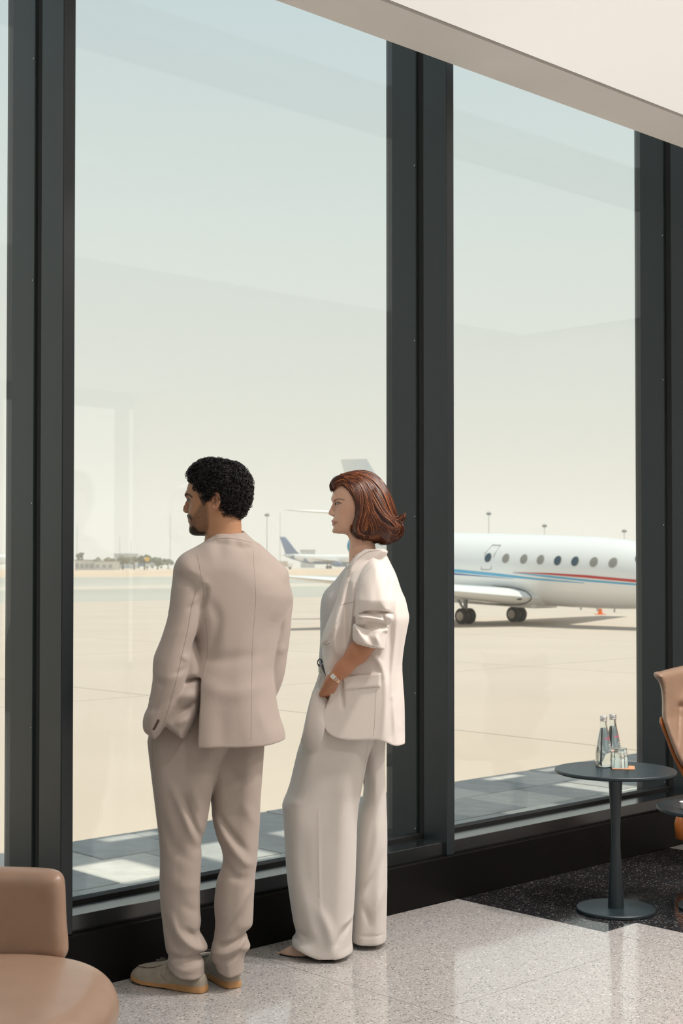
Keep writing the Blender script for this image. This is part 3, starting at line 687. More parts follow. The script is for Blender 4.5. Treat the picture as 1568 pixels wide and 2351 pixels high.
MB().tube([(0, 0, .02), (0, 0, .27)], .03, 14).build('pedestal', M_TABLE, lc)
autosmooth(MB().lathe([(.26, 0), (.26, .008), (.24, .014), (.001, .02)], 48).build('base', M_TABLE, lc), 40)
# right armchair, winged shell
RD = 7.0; RB = v2w([(1705 - 784) / F_PX * RD, RD, 0]); rc = tag(empty('armchair', RB), 'winged tan leather armchair with cognac shell at the right edge', 'armchair', 'leather lounge chairs')
lp = [(1484, 1537), (1500, 1535), (1540, 1531), (1600, 1526), (1700, 1524), (1860, 1530), (1915, 1536), (1905, 1560), (1896, 1620), (1880, 1700), (1840, 1760), (1780, 1800), (1700, 1810), (1620, 1795), (1568, 1766), (1543, 1742), (1526, 1705), (1511, 1662), (1505, 1636), (1505, 1606), (1502, 1580), (1495, 1560), (1484, 1546)]
g = Grid((1.40, 6.55, .30), (2.5, 7.45, 1.06), .008)
pp = pxpoly(lp, RD, 3); xm = (1705 - 784) / F_PX * RD
ycr = lambda X, Z: 7.12 - .30 * np.clip(np.abs(X - xm) / .45, 0, 1) ** 2.2 - .55 * np.clip(.75 - Z, 0, .4) + .0 * X
F = puff(g, pp, ycr, .055, .034)
F = fold(g, F, [([(1540, 1690), (1548, 1650), (1552, 1610)], 5, -.010), ([(1535, 1720), (1550, 1660), (1556, 1620)], 4, .006), ([(1560, 1590), (1558, 1560)], 3, -.004), ([(1566, 1592), (1564, 1562)], 3, -.004), ([(1546, 1616), (1600, 1620), (1800, 1620)], 5, -.016), ([(1546, 1600), (1600, 1603), (1800, 1603)], 10, .010), ([(1562, 1640), (1562, 1720)], 4, .004), ([(1556, 1640), (1552, 1700)], 3, -.005)], RD)
sdf_obj('leather_shell', F, g, M_LEATH, rc, RB)
sp = [(1505, 1640), (1516, 1690), (1530, 1730), (1546, 1762), (1560, 1788), (1580, 1820), (1640, 1860), (1720, 1870), (1800, 1850), (1870, 1780), (1892, 1720), (1905, 1640), (1800, 1640), (1600, 1650)]
g = Grid((1.40, 6.6, .22), (2.5, 7.5, .82), .008)
F = puff(g, pxpoly(sp, RD, 3), lambda X, Z: ycr(X, Z) + .058, .03, .02)
sdf_obj('outer_shell', F, g, M_SHELL, rc, RB)
qs = v2w([(1720 - 784) / F_PX * RD, RD - .25, 0]) - RB
g = Grid((1.6, 6.4, .34), (2.5, 7.15, .56), .01)
F = smax((np.abs((g.X - xm - .08) / .25) ** 2.6 + np.abs((g.Y - 6.85) / .28) ** 2.6) ** (1 / 2.6) * .25 - .25, np.abs(g.Z - .45) - .06, .05); sdf_obj('seat_cushion', F, g, M_LEATH, rc, RB)
MB().tube([(0, 0, .02), (0, 0, .36)], .03, 14).build('pedestal', M_TABLE, rc)
for k in range(4):
    a = math.radians(45 + 90 * k) + YAW; lx = .25 * math.cos(a); ly = .25 * math.sin(a)
    MB().tube([(0, 0, .10), (lx * .6, ly * .6, .06), (lx, ly, .018)], [.03, .022, .016], 10).build('leg', M_SHELL, rc, smooth=True)
lx = V3(1561, 1900, 7.0); lw = v2w(lx) - RB
MB().tube([(lw[0] + .02, lw[1], lw[2] + .085), (lw[0], lw[1], lw[2] + .02), (lw[0] + .005, lw[1], lw[2] - .045), (lw[0] + .03, lw[1], lw[2] - .06)], [.02, .028, .026, .012], 12).build('arm_support', M_SHELL, rc, smooth=True)

# ================================================================== PEOPLE
def cloth(name, col, rough=.85, wv=900):
    m = mat(name, col, rough, 0, .25, noise=(260, .02, 3), bump=(wv, .08, .001), sheen=.15); return m
M_SUIT = cloth('taupe_wool', (.445, .375, .335)); M_SUITP = cloth('taupe_wool_trousers', (.40, .338, .297))  # trousers: same wool, darkened in colour for the light falling off downward
M_CREAM = cloth('cream_wool', (.74, .685, .64)); M_CREAMT = cloth('cream_crepe_trousers', (.64, .60, .56)); M_VEST = cloth('pale_grey_vest', (.62, .61, .60))  # trousers and vest: cream cloth with shade put into a darker, greyer colour
M_SEAM = mat('seam_shadow_thread', (.32, .26, .23), .9); M_SEAMW = mat('cream_thread', (.50, .43, .38), .9)
M_SKIN = mat('skin', (.5, .3, .2), .48, 0, .4, attr='Col'); M_SKIN.node_tree.nodes['Principled BSDF'].inputs['Subsurface Weight'].default_value = .06
M_SKIN.node_tree.nodes['Principled BSDF'].inputs['Subsurface Radius'].default_value = (.01, .004, .002)
M_HAIRB = mat('black_hair', (.006, .005, .005), .42, 0, .45)
M_HAIRA = mat('auburn_hair', (.08, .02, .01), .34, 0, .5, attr='Col')
M_EYEW = mat('eye_white', (.30, .27, .24), .25); M_IRIS = mat('iris', (.03, .02, .012), .1)
M_SUEDE = mat('taupe_suede', (.37, .325, .265), .9, 0, .2, noise=(40, .12, 4), sheen=.3); M_SOLE = mat('gum_sole', (.50, .275, .115), .55, noise=(30, .06, 3))
M_BUTTON = mat('horn_button', (.10, .055, .035), .3); M_BLACK = mat('black_leather', (.01, .01, .011), .3)
M_GOLD = mat('rose_gold', (.80, .48, .28), .22, 1.0); M_SILV = mat('silver_links', (.75, .74, .72), .25, 1.0)
M_NUDE = mat('nude_leather', (.62, .44, .33), .32)

def on_surface(bvh, pxs, dep0, lift=0.0):
    """cast pixel points on a V-frame surface from the viewer's side"""
    out = []
    for px, py in pxs:
        p = Vector(V3(px, py, dep0)); o = Vector((0, 0, EYE)); d = (p - o).normalized()
        h = bvh.ray_cast(o, d)
        if h[0] is None: continue
        out.append(np.array(h[0] - d * lift))
    return out
def seam(name, bvh, pts, r, m, parent, base, dep=5.2, smooth=True, lift=0.0, n=6):
    P = catmull(pts, n, False) if smooth else pts
    q = on_surface(bvh, P, dep, lift)
    if len(q) > 1: return MB().tube([v2w(p) - base for p in q], r, 6).build(name, m, parent, smooth=True)

# ------------------------------------------------------------------ heads
def head_frame(org, scale):
    cx, cy = org
    return lambda x, y, d=0.0: np.array([(x - cx) * scale, d, -(y - cy) * scale])
def col_field(g, H, rows, n=2.3):
    """rows: (cy, L, R, half width m) in crop units -> stacked super-ellipses"""
    rows = sorted(rows, key=lambda r: -r[0])
    zs = [H(0, r[0])[2] for r in rows]; xl = [H(r[1], 0)[0] for r in rows]; xr = [H(r[2], 0)[0] for r in rows]; hw = [r[3] for r in rows]
    z = g.z; L = np.interp(z, zs, xl); R = np.interp(z, zs, xr); Wd = np.interp(z, zs, hw)
    k = max(1, int(.004 / g.h)); ker = np.ones(2 * k + 1) / (2 * k + 1); pad = lambda a: np.convolve(np.pad(a, k, 'edge'), ker, 'valid')
    L, R, Wd = pad(L), pad(R), pad(Wd); cx = ((L + R) / 2).astype(np.float32)[None, None, :]; a = np.maximum((R - L) / 2, .004).astype(np.float32)[None, None, :]; b = np.maximum(Wd, .004).astype(np.float32)[None, None, :]
    q = (np.abs((g.X - cx) / a) ** n + np.abs(g.Y / b) ** n) ** (1 / n)
    F = (q - 1) * np.minimum(a, b)
    return smax(F, np.maximum(g.Z - zs[-1], zs[0] - g.Z), .012)
def rotz(V, piv, ang):
    c, s = math.cos(ang), math.sin(ang); x, y = V[:, 0], V[:, 1]
    return np.stack([x * c - y * s, x * s + y * c, V[:, 2]], 1) + piv
def poly_mask(V, H, pts, soft):
    d = poly_d(V[:, 0].astype(np.float32), V[:, 2].astype(np.float32), [tuple(H(x, y)[[0, 2]]) for x, y in catmull(pts, 3)])
    return np.clip(.5 - d / soft, 0, 1)
def near_line(V, H, pts, w):
    d = line_d(V[:, 0].astype(np.float32), V[:, 2].astype(np.float32), [tuple(H(x, y)[[0, 2]]) for x, y in catmull(pts, 4, False)])
    return np.clip(1.5 - d / w, 0, 1)
def ear_field(g, H, c, w, h, yside, tilt=.12):
    """c crop centre of the ear, w/h half sizes in m"""
    p = H(*c); X, Z = g.X - p[0], g.Z - p[2]; ct, st = math.cos(tilt), math.sin(tilt); U = X * ct - Z * st; V_ = X * st + Z * ct
    Y = (g.Y - yside) - (-.35) * U          # rear edge stands away from the skull (towards -y)
    q = np.sqrt((U / w) ** 2 + (V_ / h) ** 2 + 0 * Y)
    wid = np.where(V_ < -.3 * h, .8, 1.0)
    plate = np.maximum((np.sqrt((U / (w * wid)) ** 2 + (V_ / h) ** 2) - 1) * w, np.abs(Y) - .0035)
    rim = np.sqrt(((np.sqrt((U / (w * wid)) ** 2 + (V_ / h) ** 2) - .82) * w) ** 2 + (Y + .0045) ** 2) - .0040
    rim = np.maximum(rim, -(U + .55 * w) - .0 * V_)
    E_ = smin(plate, rim, .004)
    con = np.sqrt(((U + .12 * w) / (.50 * w)) ** 2 + ((V_ + .05 * h) / (.46 * h)) ** 2 + ((Y + .008) / .0115) ** 2) - 1
    E_ = smax(E_, -con * .006, .003)
    anti = limb(Grid2(U, Y, V_), [(-.1 * w, -.002, .55 * h), (.42 * w, -.003, .1 * h), (.15 * w, -.003, -.5 * h)], [.0025, .003, .003]); E_ = smin(E_, anti, .003)
    trag = limb(Grid2(U, Y, V_), [(-.75 * w, -.001, .0), (-.55 * w, -.004, -.18 * h)], [.004, .0035]); E_ = smin(E_, trag, .004)
    return E_
class Grid2:
    def __init__(s, X, Y, Z): s.X, s.Y, s.Z = X, Y, Z

def build_head(org, scale, hh, rows, skull, nose, brow, lips, neck, ear, eye, extra=None, chin=None):
    H = head_frame(org, scale); g = Grid(*hh)
    F = col_field(g, H, rows)
    F = smin(F, ell(g, H(*skull[0]), skull[1]), .03)
    for (a, ra), (b, rb) in brow: F = smin(F, limb(g, [a, b], [ra, rb]), .012)
    for s in (-1, 1):       # sockets
        e = H(*eye[0]); F = smax(F, -ell(g, (e[0] - .002, s * eye[1], e[2]), (.013, .017, .0105)), .010)
    F = smin(F, limb(g, [p for p, _ in nose['ridge']], [r for _, r in nose['ridge']], .004), .006)
    F = smin(F, limb(g, [p + np.array([.0085, 0, 0]) for p, _ in nose['ridge']], [r * 1.25 for _, r in nose['ridge']], .004), .006)
    for s in (-1, 1):
        F = smin(F, ell(g, nose['ala'] * np.array([1, s, 1]), (.0100, .0065, .0075)), .005); F = smin(F, limb(g, [nose['ridge'][-1][0] + np.array([.003, 0, -.001]), nose['ala'] * np.array([1, 0, 1]) + np.array([.014, 0, 0])], [.0062, .0080]), .005)
    for pts, r in lips: F = smin(F, limb(g, pts, [r] * len(pts), .002), .0035)
    for pts, r, k in neck: F = smin(F, limb(g, pts, r, .01), k)
    if ear is not None:
        for s in (-1, 1):
            gg = g if s < 0 else Grid2(g.X, -g.Y, g.Z); F = smin(F, ear_field(gg, H, *ear), .004)
    for s in (-1, 1):       # eyelids round the eyeball
        e = H(*eye[2]); sp_ = np.sqrt((g.X - e[0]) ** 2 + (g.Y - s * eye[1]) ** 2 + (g.Z - e[2]) ** 2) - eye[3]
        F = smin(F, smax(sp_, .0034 - np.abs(g.Z - e[2] - .0002 + .12 * (g.X - e[0])), .0012), .0025)
    if extra is not None: F = extra(g, H, F)
    return H, g, F

# ------------------------------------------------------------------ THE MAN
MD = 5.05
MBASE = v2w([PV(470, 2260, 5.0)[0], 5.02, 0.0])
ORG_M = (760, 700); SM = 1 / (6.5333 * F_PX / 5.03); PIV_M = V3(380 + 760 / 6.5333, 1030 + 700 / 6.5333, 5.03); YAW_M = math.radians(-10)
Hm = head_frame(ORG_M, SM)
rows_m = [(470, 400, 1080, .058), (540, 362, 1100, .066), (620, 330, 1080, .070), (690, 322, 1050, .0705), (740, 340, 1020, .070), (790, 356, 990, .070), (860, 358, 960, .069), (930, 348, 930, .066), (985, 338, 900, .062),
          (1030, 334, 860, .059), (1075, 346, 820, .056), (1110, 350, 790, .054), (1155, 362, 760, .051), (1200, 350, 730, .046), (1250, 352, 690, .040), (1285, 372, 640, .033), (1308, 410, 560, .024)]
nose_m = dict(ridge=[(Hm(352, 745), .0075), (Hm(318, 820), .0078), (Hm(292, 880), .0085), (Hm(284, 918), .0090)], ala=Hm(330, 935, .012))
brow_m = [((Hm(352, 700, -.030), .010), (Hm(338, 700, 0), .010)), ((Hm(338, 700, 0), .010), (Hm(352, 700, .030), .010))]
lips_m = [([Hm(372, 1052, -.022), Hm(348, 1045, 0), Hm(372, 1052, .022)], .0058), ([Hm(374, 1092, -.018), Hm(354, 1096, 0), Hm(374, 1092, .018)], .0062), ([Hm(360, 1010, -.024), Hm(338, 1005, 0), Hm(360, 1010, .024)], .0055)]
neck_m = [([Hm(860, 880), Hm(880, 1120), Hm(900, 1480)], [.060, .059, .066], .03), ([Hm(910, 960, -.045), Hm(740, 1290, -.030), Hm(660, 1420, -.012)], [.012, .013, .012], .02), ([Hm(910, 960, .045), Hm(740, 1290, .030), Hm(660, 1420, .012)], [.012, .013, .012], .02)]
Hm, g, F = build_head(ORG_M, SM, ((-.135, -.105, -.20), (.125, .105, .125), .0022), rows_m, ((790, 570), (.094, .073, .078)), nose_m, brow_m, lips_m, neck_m, ((838, 798), .0195, .0305, -.0735, .10), ((375, 785), .031, (408, 786), .0128))
Vh, Fh = nets(F, g); Vh = relax(Vh, Fh, 1)
N = len(Vh); col = np.tile(np.array([.50, .265, .150]), (N, 1))
nz = RNG.random((N, 1)) * .06 - .03; col *= 1 + nz
front = np.clip((Hm(470, 0)[0] - Vh[:, 0]) / .03, 0, 1)[:, None]; col = col * (1 - .12 * front)
st = poly_mask(Vh, Hm, [(310, 990), (420, 1000), (470, 1010), (560, 900), (620, 830), (700, 820), (715, 1000), (700, 1180), (640, 1290), (420, 1330), (320, 1280), (330, 1100)], .012)
den = poly_mask(Vh, Hm, [(330, 1170), (400, 1170), (470, 1150), (560, 1230), (640, 1240), (640, 1300), (420, 1340), (320, 1290)], .014)
mus = poly_mask(Vh, Hm, [(290, 978), (350, 972), (420, 1005), (450, 1070), (425, 1095), (385, 1058), (330, 1042)], .006); jaw = near_line(Vh, Hm, [(415, 1070), (440, 1120), (450, 1180)], .006)
grain = .75 + .5 * RNG.random(N)
sb = poly_mask(Vh, Hm, [(600, 740), (700, 760), (690, 830), (660, 880), (620, 850)], .006)
bd = np.clip(.52 * st * grain, 0, 1); bd = np.maximum(bd, np.clip(den * .96, 0, 1)); bd = np.maximum(bd, mus * .96); bd = np.maximum(bd, .6 * jaw * grain); bd = np.maximum(bd, sb * .85)
bd = bd[:, None]; col = col * (1 - bd) + np.array([.020, .014, .010]) * bd
bw = near_line(Vh, Hm, [(322, 712), (360, 690), (400, 700), (452, 735)], .0034)[:, None]; col = col * (1 - .93 * bw) + np.array([.012, .009, .008]) * .93 * bw
ey = near_line(Vh, Hm, [(372, 765), (400, 768), (425, 785)], .0022)[:, None]; col = col * (1 - .8 * ey) + np.array([.015, .010, .008]) * .8 * ey
lp_ = (np.maximum(poly_mask(Vh, Hm, [(335, 1050), (400, 1062), (420, 1078), (400, 1082), (340, 1076)], .003), poly_mask(Vh, Hm, [(340, 1082), (400, 1085), (395, 1110), (350, 1118)], .003)) * .7)[:, None]; col = col * (1 - lp_) + np.array([.32, .13, .09]) * lp_
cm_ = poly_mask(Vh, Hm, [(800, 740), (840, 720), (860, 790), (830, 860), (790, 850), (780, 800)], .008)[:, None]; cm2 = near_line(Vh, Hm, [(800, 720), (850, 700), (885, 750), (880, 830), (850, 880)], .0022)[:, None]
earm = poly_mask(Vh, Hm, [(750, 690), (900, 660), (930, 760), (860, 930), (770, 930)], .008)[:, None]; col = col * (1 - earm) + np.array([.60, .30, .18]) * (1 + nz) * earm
col = col * (1 - .45 * cm_) * (1 - .30 * cm2)  # ear hollow and inner fold: shade put into the skin colour
skinM = np.array([.42, .22, .12])
# body under the clothes (coarse), joined with the head into one mesh
g = Grid((-.82, 4.72, .02), (-.12, 5.40, 1.60), .014)
nk = PIV_M + np.array([.03, .0, -.18])
hipL, hipR = V3(430, 1640, 5.02), V3(550, 1640, 5.12)
F = limb(g, [nk + np.array([0, 0, .03]), nk + np.array([.02, .0, -.10]), V3(530, 1400, 5.05), V3(510, 1540, 5.05), V3(490, 1640, 5.04)], [.055, .06, .075, .075, .08], .03)
for pts, rr_ in (([V3(440, 1310, 4.96), V3(412, 1410, 4.92), V3(398, 1530, 4.88), V3(384, 1615, 4.93), V3(392, 1680, 5.02)], [.040, .038, .034, .026, .020]), ([V3(630, 1330, 5.13), V3(645, 1420, 5.17), V3(632, 1530, 5.17), V3(616, 1595, 5.16), V3(587, 1640, 5.15)], [.04, .036, .030, .024, .022]),
                 ([hipL, V3(408, 1850, 5.0), V3(412, 1960, 5.0), V3(420, 2120, 4.99), V3(432, 2200, 4.98)], [.06, .045, .036, .03, .026]), ([hipR, V3(545, 1850, 5.09), V3(548, 1960, 5.07), V3(535, 2120, 5.03), V3(530, 2200, 5.02)], [.05, .040, .034, .03, .026]),
                 ([V3(432, 2200, 4.98), V3(425, 2242, 4.99), V3(370, 2246, 5.04)], [.026, .024, .018]), ([V3(530, 2200, 5.02), V3(528, 2240, 5.03), V3(490, 2232, 5.13)], [.026, .024, .018])):
    F = smin(F, limb(g, pts, rr_, .01), .02)
Vb, Fb = nets(F, g)
# hands inside the trouser pockets: palm, four fingers and a thumb
def hand(wrist, dirv, nrm, s=1.0, curl=.25, side=1):
    wrist = np.array(wrist, float); d = np.array(dirv, float); d /= np.linalg.norm(d); n = np.array(nrm, float); n -= d * (n @ d); n /= np.linalg.norm(n); a = np.cross(d, n) * side
    lo = wrist - .13 * s; hi = wrist + .13 * s; lo = np.minimum(lo, wrist + d * .2 * s - .04); hi = np.maximum(hi, wrist + d * .2 * s + .04)
    g = Grid(lo, hi, .003)
    F = limb(g, [wrist, wrist + d * .03 * s], [.026 * s, .026 * s])
    for k, (o, L, r) in enumerate(((-.030, .068, .0085), (-.010, .078, .0092), (.011, .073, .0088), (.030, .058, .0078))):
        k0 = wrist + d * .085 * s + a * o * s
        F = smin(F, limb(g, [wrist + d * .015 * s + a * o * .5 * s, k0], [.018 * s, .0115 * s]), .012)
        p1 = k0 + (d * math.cos(curl) + n * math.sin(curl)) * L * .5 * s; p2 = p1 + (d * math.cos(2 * curl) + n * math.sin(2 * curl)) * L * .5 * s
        F = smin(F, limb(g, [k0, p1, p2], [r * s, r * .95 * s, r * .8 * s], .002), .004)
    t0 = wrist + d * .025 * s - a * .024 * s; t1 = t0 + (d * .75 - a * .55 + n * .2) * .045 * s; t2 = t1 + (d * .93 - a * .15 + n * .25) * .034 * s
    F = smin(F, limb(g, [t0, t1, t2], [.014 * s, .0105 * s, .0085 * s], .003), .008)
    return nets(F, g)
def join(parts):
    V, Fc, C = [], [], []; n = 0
    for v, f, c in parts: V.append(v); Fc.append(f + n); C.append(np.broadcast_to(c, (len(v), 3))); n += len(v)
    return np.concatenate(V), np.concatenate(Fc), np.concatenate(C)
hl = hand(V3(395, 1685, 5.03), [.25, .05, -1], [.6, .8, 0]); hr = hand(V3(585, 1640, 5.15), [-.15, .02, -1], [-.6, .8, 0], side=-1)
Vm, Fm, Cm = join([(rotz(Vh, PIV_M, YAW_M), Fh, col), (Vb, Fb, skinM), (hl[0], hl[1], skinM), (hr[0], hr[1], skinM)])
man = mesh_obj('person', v2w(Vm) - MBASE, Fm, M_SKIN, None, MBASE, smooth=True, cols=Cm)
tag(man, 'bearded person in taupe suit with black curly hair, hands in pockets, seen from behind', 'person')
for s in (-1, 1):
    e = rotz(np.array([Hm(414, 786, s * .031)]), PIV_M, YAW_M)[0]
    eo = MB().lathe([(.0112 * math.sin(t), -.0112 * math.cos(t)) for t in np.linspace(.05, 3.09, 12)], 18).build('eye', M_EYEW, man, v2w(e) - MBASE, True)
    ir = v2w(rotz(np.array([[-.0095, s * .001, 0]]), np.zeros(3), YAW_M))[0]
    MB().lathe([(.0052 * math.sin(t), -.0052 * math.cos(t)) for t in np.linspace(.05, 3.09, 8)], 12).build('iris', M_IRIS, eo, ir, True)
# curly hair
hair_out = [(330, 400), (330, 340), (400, 270), (520, 225), (620, 190), (720, 180), (820, 195), (930, 215), (1050, 240), (1140, 300), (1210, 390), (1255, 480), (1275, 570), (1260, 680), (1250, 780), (1230, 880), (1195, 980), (1140, 1075), (1090, 1105), (1010, 1085), (950, 1040), (915, 960), (925, 880), (925, 770), (900, 700), (850, 672), (790, 690), (740, 740), (700, 780), (650, 790), (625, 720), (600, 655), (545, 630), (515, 590), (530, 520), (470, 505), (400, 475), (350, 440)]
g = Grid((-.125, -.105, -.11), (.145, .105, .14), .003)
F = poly_d(g.X2, g.Z2, [tuple(Hm(x, y)[[0, 2]]) for x, y in catmull(hair_out, 3)])[:, None, :]
F = smax(F + 0 * g.Y, ell(g, Hm(815, 600), (.122, .0885, .125)), .012)
Vr, Fr_ = nets(F, g); Vr = relax(Vr, Fr_, 1); hv = rotz(Vr, PIV_M, YAW_M)
hair = mesh_obj('hair', v2w(hv) - MBASE, Fr_, M_HAIRB, man, smooth=True)
tri = Vr[Fr_]; cen = tri.mean(1); nr = np.cross(tri[:, 2] - tri[:, 0], tri[:, 3] - tri[:, 1]); ar = np.linalg.norm(nr, axis=1); nr /= np.maximum(ar[:, None], 1e-12)
pick = RNG.choice(len(cen), 2600, p=ar / ar.sum()); cb_ = MB()
for i in pick:
    c0, n0 = cen[i], nr[i]; R_ = .0042 + .0045 * RNG.random(); a = RNG.normal(size=3); a -= n0 * (a @ n0) * .3; a /= np.linalg.norm(a); u = np.cross(a, n0); u /= np.linalg.norm(u) + 1e-9; w = np.cross(a, u)
    turns = 1.1 + 1.0 * RNG.random(); ph = RNG.random() * 6.28; cc = c0 + n0 * (.001 + .006 * RNG.random()); m_ = 17
    pts = [cc + (u * math.cos(ph + t) + w * math.sin(ph + t)) * R_ + a * (t - turns * 3.14) * .0009 for t in np.linspace(0, turns * 6.283, m_)]
    cb_.tube(rotz(np.array(pts), PIV_M, YAW_M) @ RV - MBASE, .0010, 3, False)
cb_.build('hair_curls', M_HAIRB, hair, smooth=True)
# --- jacket
g = Grid((-.74, 4.76, .78), (-.12, 5.34, 1.64), .0037)
xs0 = PV(545, 1400, MD)[0]
tor = [(500, 1238), (480, 1243), (450, 1258), (425, 1272), (410, 1292), (406, 1320), (420, 1380), (440, 1440), (450, 1480), (446, 1510), (432, 1550), (422, 1620), (418, 1702), (414, 1850), (660, 1850), (654, 1702), (641, 1650), (632, 1603), (625, 1550), (627, 1519), (640, 1445), (657, 1402), (666, 1370), (662, 1338), (650, 1310), (622, 1280), (600, 1260), (580, 1245), (555, 1237), (527, 1234)]
yt = lambda X, Z: MD + .42 * (X - xs0) + .04 * np.clip(1.05 - Z, 0, .3)
T = puff(g, pxpoly(tor, MD, 4), yt, .150, .125)
T = smax(T, poly_d(g.X2, g.Z2, [PV(x, y, 4.87) for x, y in [(300, 1100), (800, 1100), (800, 1900), (446, 1900), (454, 1702), (462, 1560), (459, 1556), (300, 1552)]])[:, None, :], .003)
T = cut_below(g, T, [(380, 1698), (454, 1702), (500, 1704), (560, 1706), (620, 1706), (654, 1702), (760, 1696)], MD)
T = fold(g, T, [([(484, 1345), (478, 1380), (468, 1400)], 7, -.010), ([(496, 1380), (510, 1420), (500, 1470), (488, 1500)], 12, -.007), ([(475, 1330), (492, 1345)], 8, .003), ([(470, 1500), (520, 1508), (600, 1500)], 16, -.005), ([(478, 1560), (540, 1585), (610, 1570)], 18, .004), ([(630, 1420), (610, 1460), (600, 1520)], 10, -.004), ([(540, 1300), (545, 1500)], 40, .004), ([(600, 1620), (620, 1690)], 14, .005), ([(520, 1620), (515, 1700)], 16, -.004)], MD)
YK = limb(g, [V3(440, 1302, 4.975), V3(490, 1272, 5.01), V3(530, 1264, 5.035), V3(580, 1274, 5.07), V3(640, 1318, 5.12)], [.030, .037, .043, .038, .030],   .01, (1, .425, 1)); T = smin(T, YK, .03)
# side panel pushed forward by the pocketed hand
sidep = [(440, 1440), (462, 1500), (470, 1560), (464, 1620), (450, 1655), (424, 1697), (424, 1697), (405, 1682), (386, 1666), (378, 1650), (392, 1600), (410, 1540), (425, 1480)]
SP = puff(g, pxpoly(sidep, 4.98, 3), lambda X, Z: 4.955 + .25 * (X + .52), .085, .03)
SP = fold(g, SP, [([(428, 1562), (462, 1552)], 6, -.012), ([(410, 1600), (455, 1585)], 14, .007), ([(415, 1625), (460, 1605)], 7, -.008), ([(410, 1660), (440, 1640)], 9, .004)], 4.95)
SP = smax(SP, poly_d(g.X2, g.Z2, pxpoly(sidep, 4.93, 3))[:, None, :], .004)
lsl = [(440, 1268), (418, 1276), (402, 1294), (395, 1318), (391, 1360), (387, 1405), (381, 1435), (371, 1470), (357, 1505), (354, 1530), (353, 1560), (346, 1600), (341, 1620), (333, 1638), (329, 1658), (333, 1680), (357, 1697), (357, 1697), (372, 1680), (402, 1632), (415, 1600), (427, 1562), (433, 1535), (436, 1517), (441, 1486), (456, 1442), (466, 1398), (469, 1365), (468, 1335), (462, 1300), (455, 1278)]
ysl = lambda X, Z: np.interp(Z, [.86, .95, 1.10, 1.25, 1.40, 1.50], [4.90, 4.885, 4.865, 4.885, 4.92, 4.96]).astype(np.float32)
LS = puff(g, pxpoly(lsl, 4.90, 3), ysl, .066, .060)
LS = smax(LS, poly_d(g.X2, g.Z2, pxpoly(lsl, 4.90, 3))[:, None, :], .003)
LS = fold(g, LS, [([(440, 1388), (455, 1370), (462, 1345)], 5, .005), ([(436, 1400), (450, 1380)], 5, -.004), ([(425, 1500), (436, 1515)], 7, .005), ([(405, 1545), (432, 1530)], 6, -.004), ([(365, 1555), (385, 1570)], 10, -.004), ([(405, 1590), (370, 1620), (345, 1625)], 8, -.004), ([(356, 1610), (352, 1650)], 9, .004), ([(360, 1520), (400, 1440)], 20, .003)], 4.90)
rsl = [(640, 1308), (652, 1312), (664, 1340), (672, 1365), (674, 1382), (670, 1410), (668, 1440), (664, 1475), (660, 1502), (655, 1540), (647, 1570), (633, 1602), (633, 1602), (612, 1610), (604, 1570), (606, 1520), (612, 1470), (622, 1420), (630, 1380), (632, 1340)]
RS = puff(g, pxpoly(rsl, 5.17, 3), 5.16, .060, .050)
RS = fold(g, RS, [([(668, 1380), (650, 1415)], 5, -.006), ([(655, 1480), (640, 1500)], 8, .004), ([(650, 1430), (640, 1460)], 6, -.004)], 5.15)
J = smin(smin(T, SP, .006), smin(LS, RS, .004), .008)
colp = [(474, 1245), (484, 1231), (497, 1218), (512, 1212), (527, 1211), (545, 1213), (558, 1218), (567, 1226), (583, 1246), (575, 1262), (530, 1275), (486, 1262)]
CO = puff(g, pxpoly(colp, 5.03, 3), lambda X, Z: 5.035 + .2 * (X - PV(527, 1230, 5.03)[0]) - .10 * (1.57 - Z), .085, .045)
cl = [(460, 1256), (475, 1248), (502, 1239), (527, 1238), (556, 1242), (581, 1250), (600, 1258)]
CO = cut_below(g, CO, cl, 4.97, .002)
CO = smin(CO, limb(g, [V3(486, 1252, 4.975), V3(505, 1248, 4.958), V3(527, 1247, 4.953), V3(550, 1249, 4.965), V3(576, 1254, 4.998)], [.012, .015, .016, .015, .012], .01), .012)
# hollow for the neck
J = smin(J, CO, .012)
nk_ax = limb(g, [PIV_M + np.array([.03, 0, -.10]), PIV_M + np.array([.034, 0, -.20])], [.066, .066]); J = smax(J, -np.maximum(nk_ax, V3(527, 1232, 5.0)[2] - g.Z), .004)
jk, Vj, Fj = sdf_obj('jacket', J, g, M_SUIT, man, MBASE, 1)
bj = bvh_of(Vj, Fj)
seam('back_seam', bj, [(582, 1262), (583, 1300), (586, 1340), (587, 1378), (584, 1420), (580, 1468), (578, 1557), (577, 1640), (576, 1700)], .0006, M_SEAM, jk, MBASE)
seam('sleeve_seam', bj, [(452, 1272), (458, 1300), (462, 1325), (466, 1352), (468, 1378), (466, 1396)], .0007, M_SEAM, jk, MBASE)
seam('elbow_seam', bj, [(452, 1352), (443, 1380), (437, 1410), (430, 1450), (421, 1490), (412, 1530), (400, 1580), (386, 1630), (370, 1680)], .0009, M_SEAM, jk, MBASE)
seam('side_seam', bj, [(471, 1420), (475, 1450), (476, 1480), (475, 1510), (468, 1535), (463, 1557)], .0009, M_SEAM, jk, MBASE)
seam('vent_edge', bj, [(463, 1557), (461, 1600), (458, 1650), (455, 1700)], .0012, M_SEAM, jk, MBASE)
seam('collar_edge', bj, [(477, 1244), (502, 1237), (527, 1236), (556, 1240), (580, 1247)], .0010, M_SEAM, jk, MBASE)
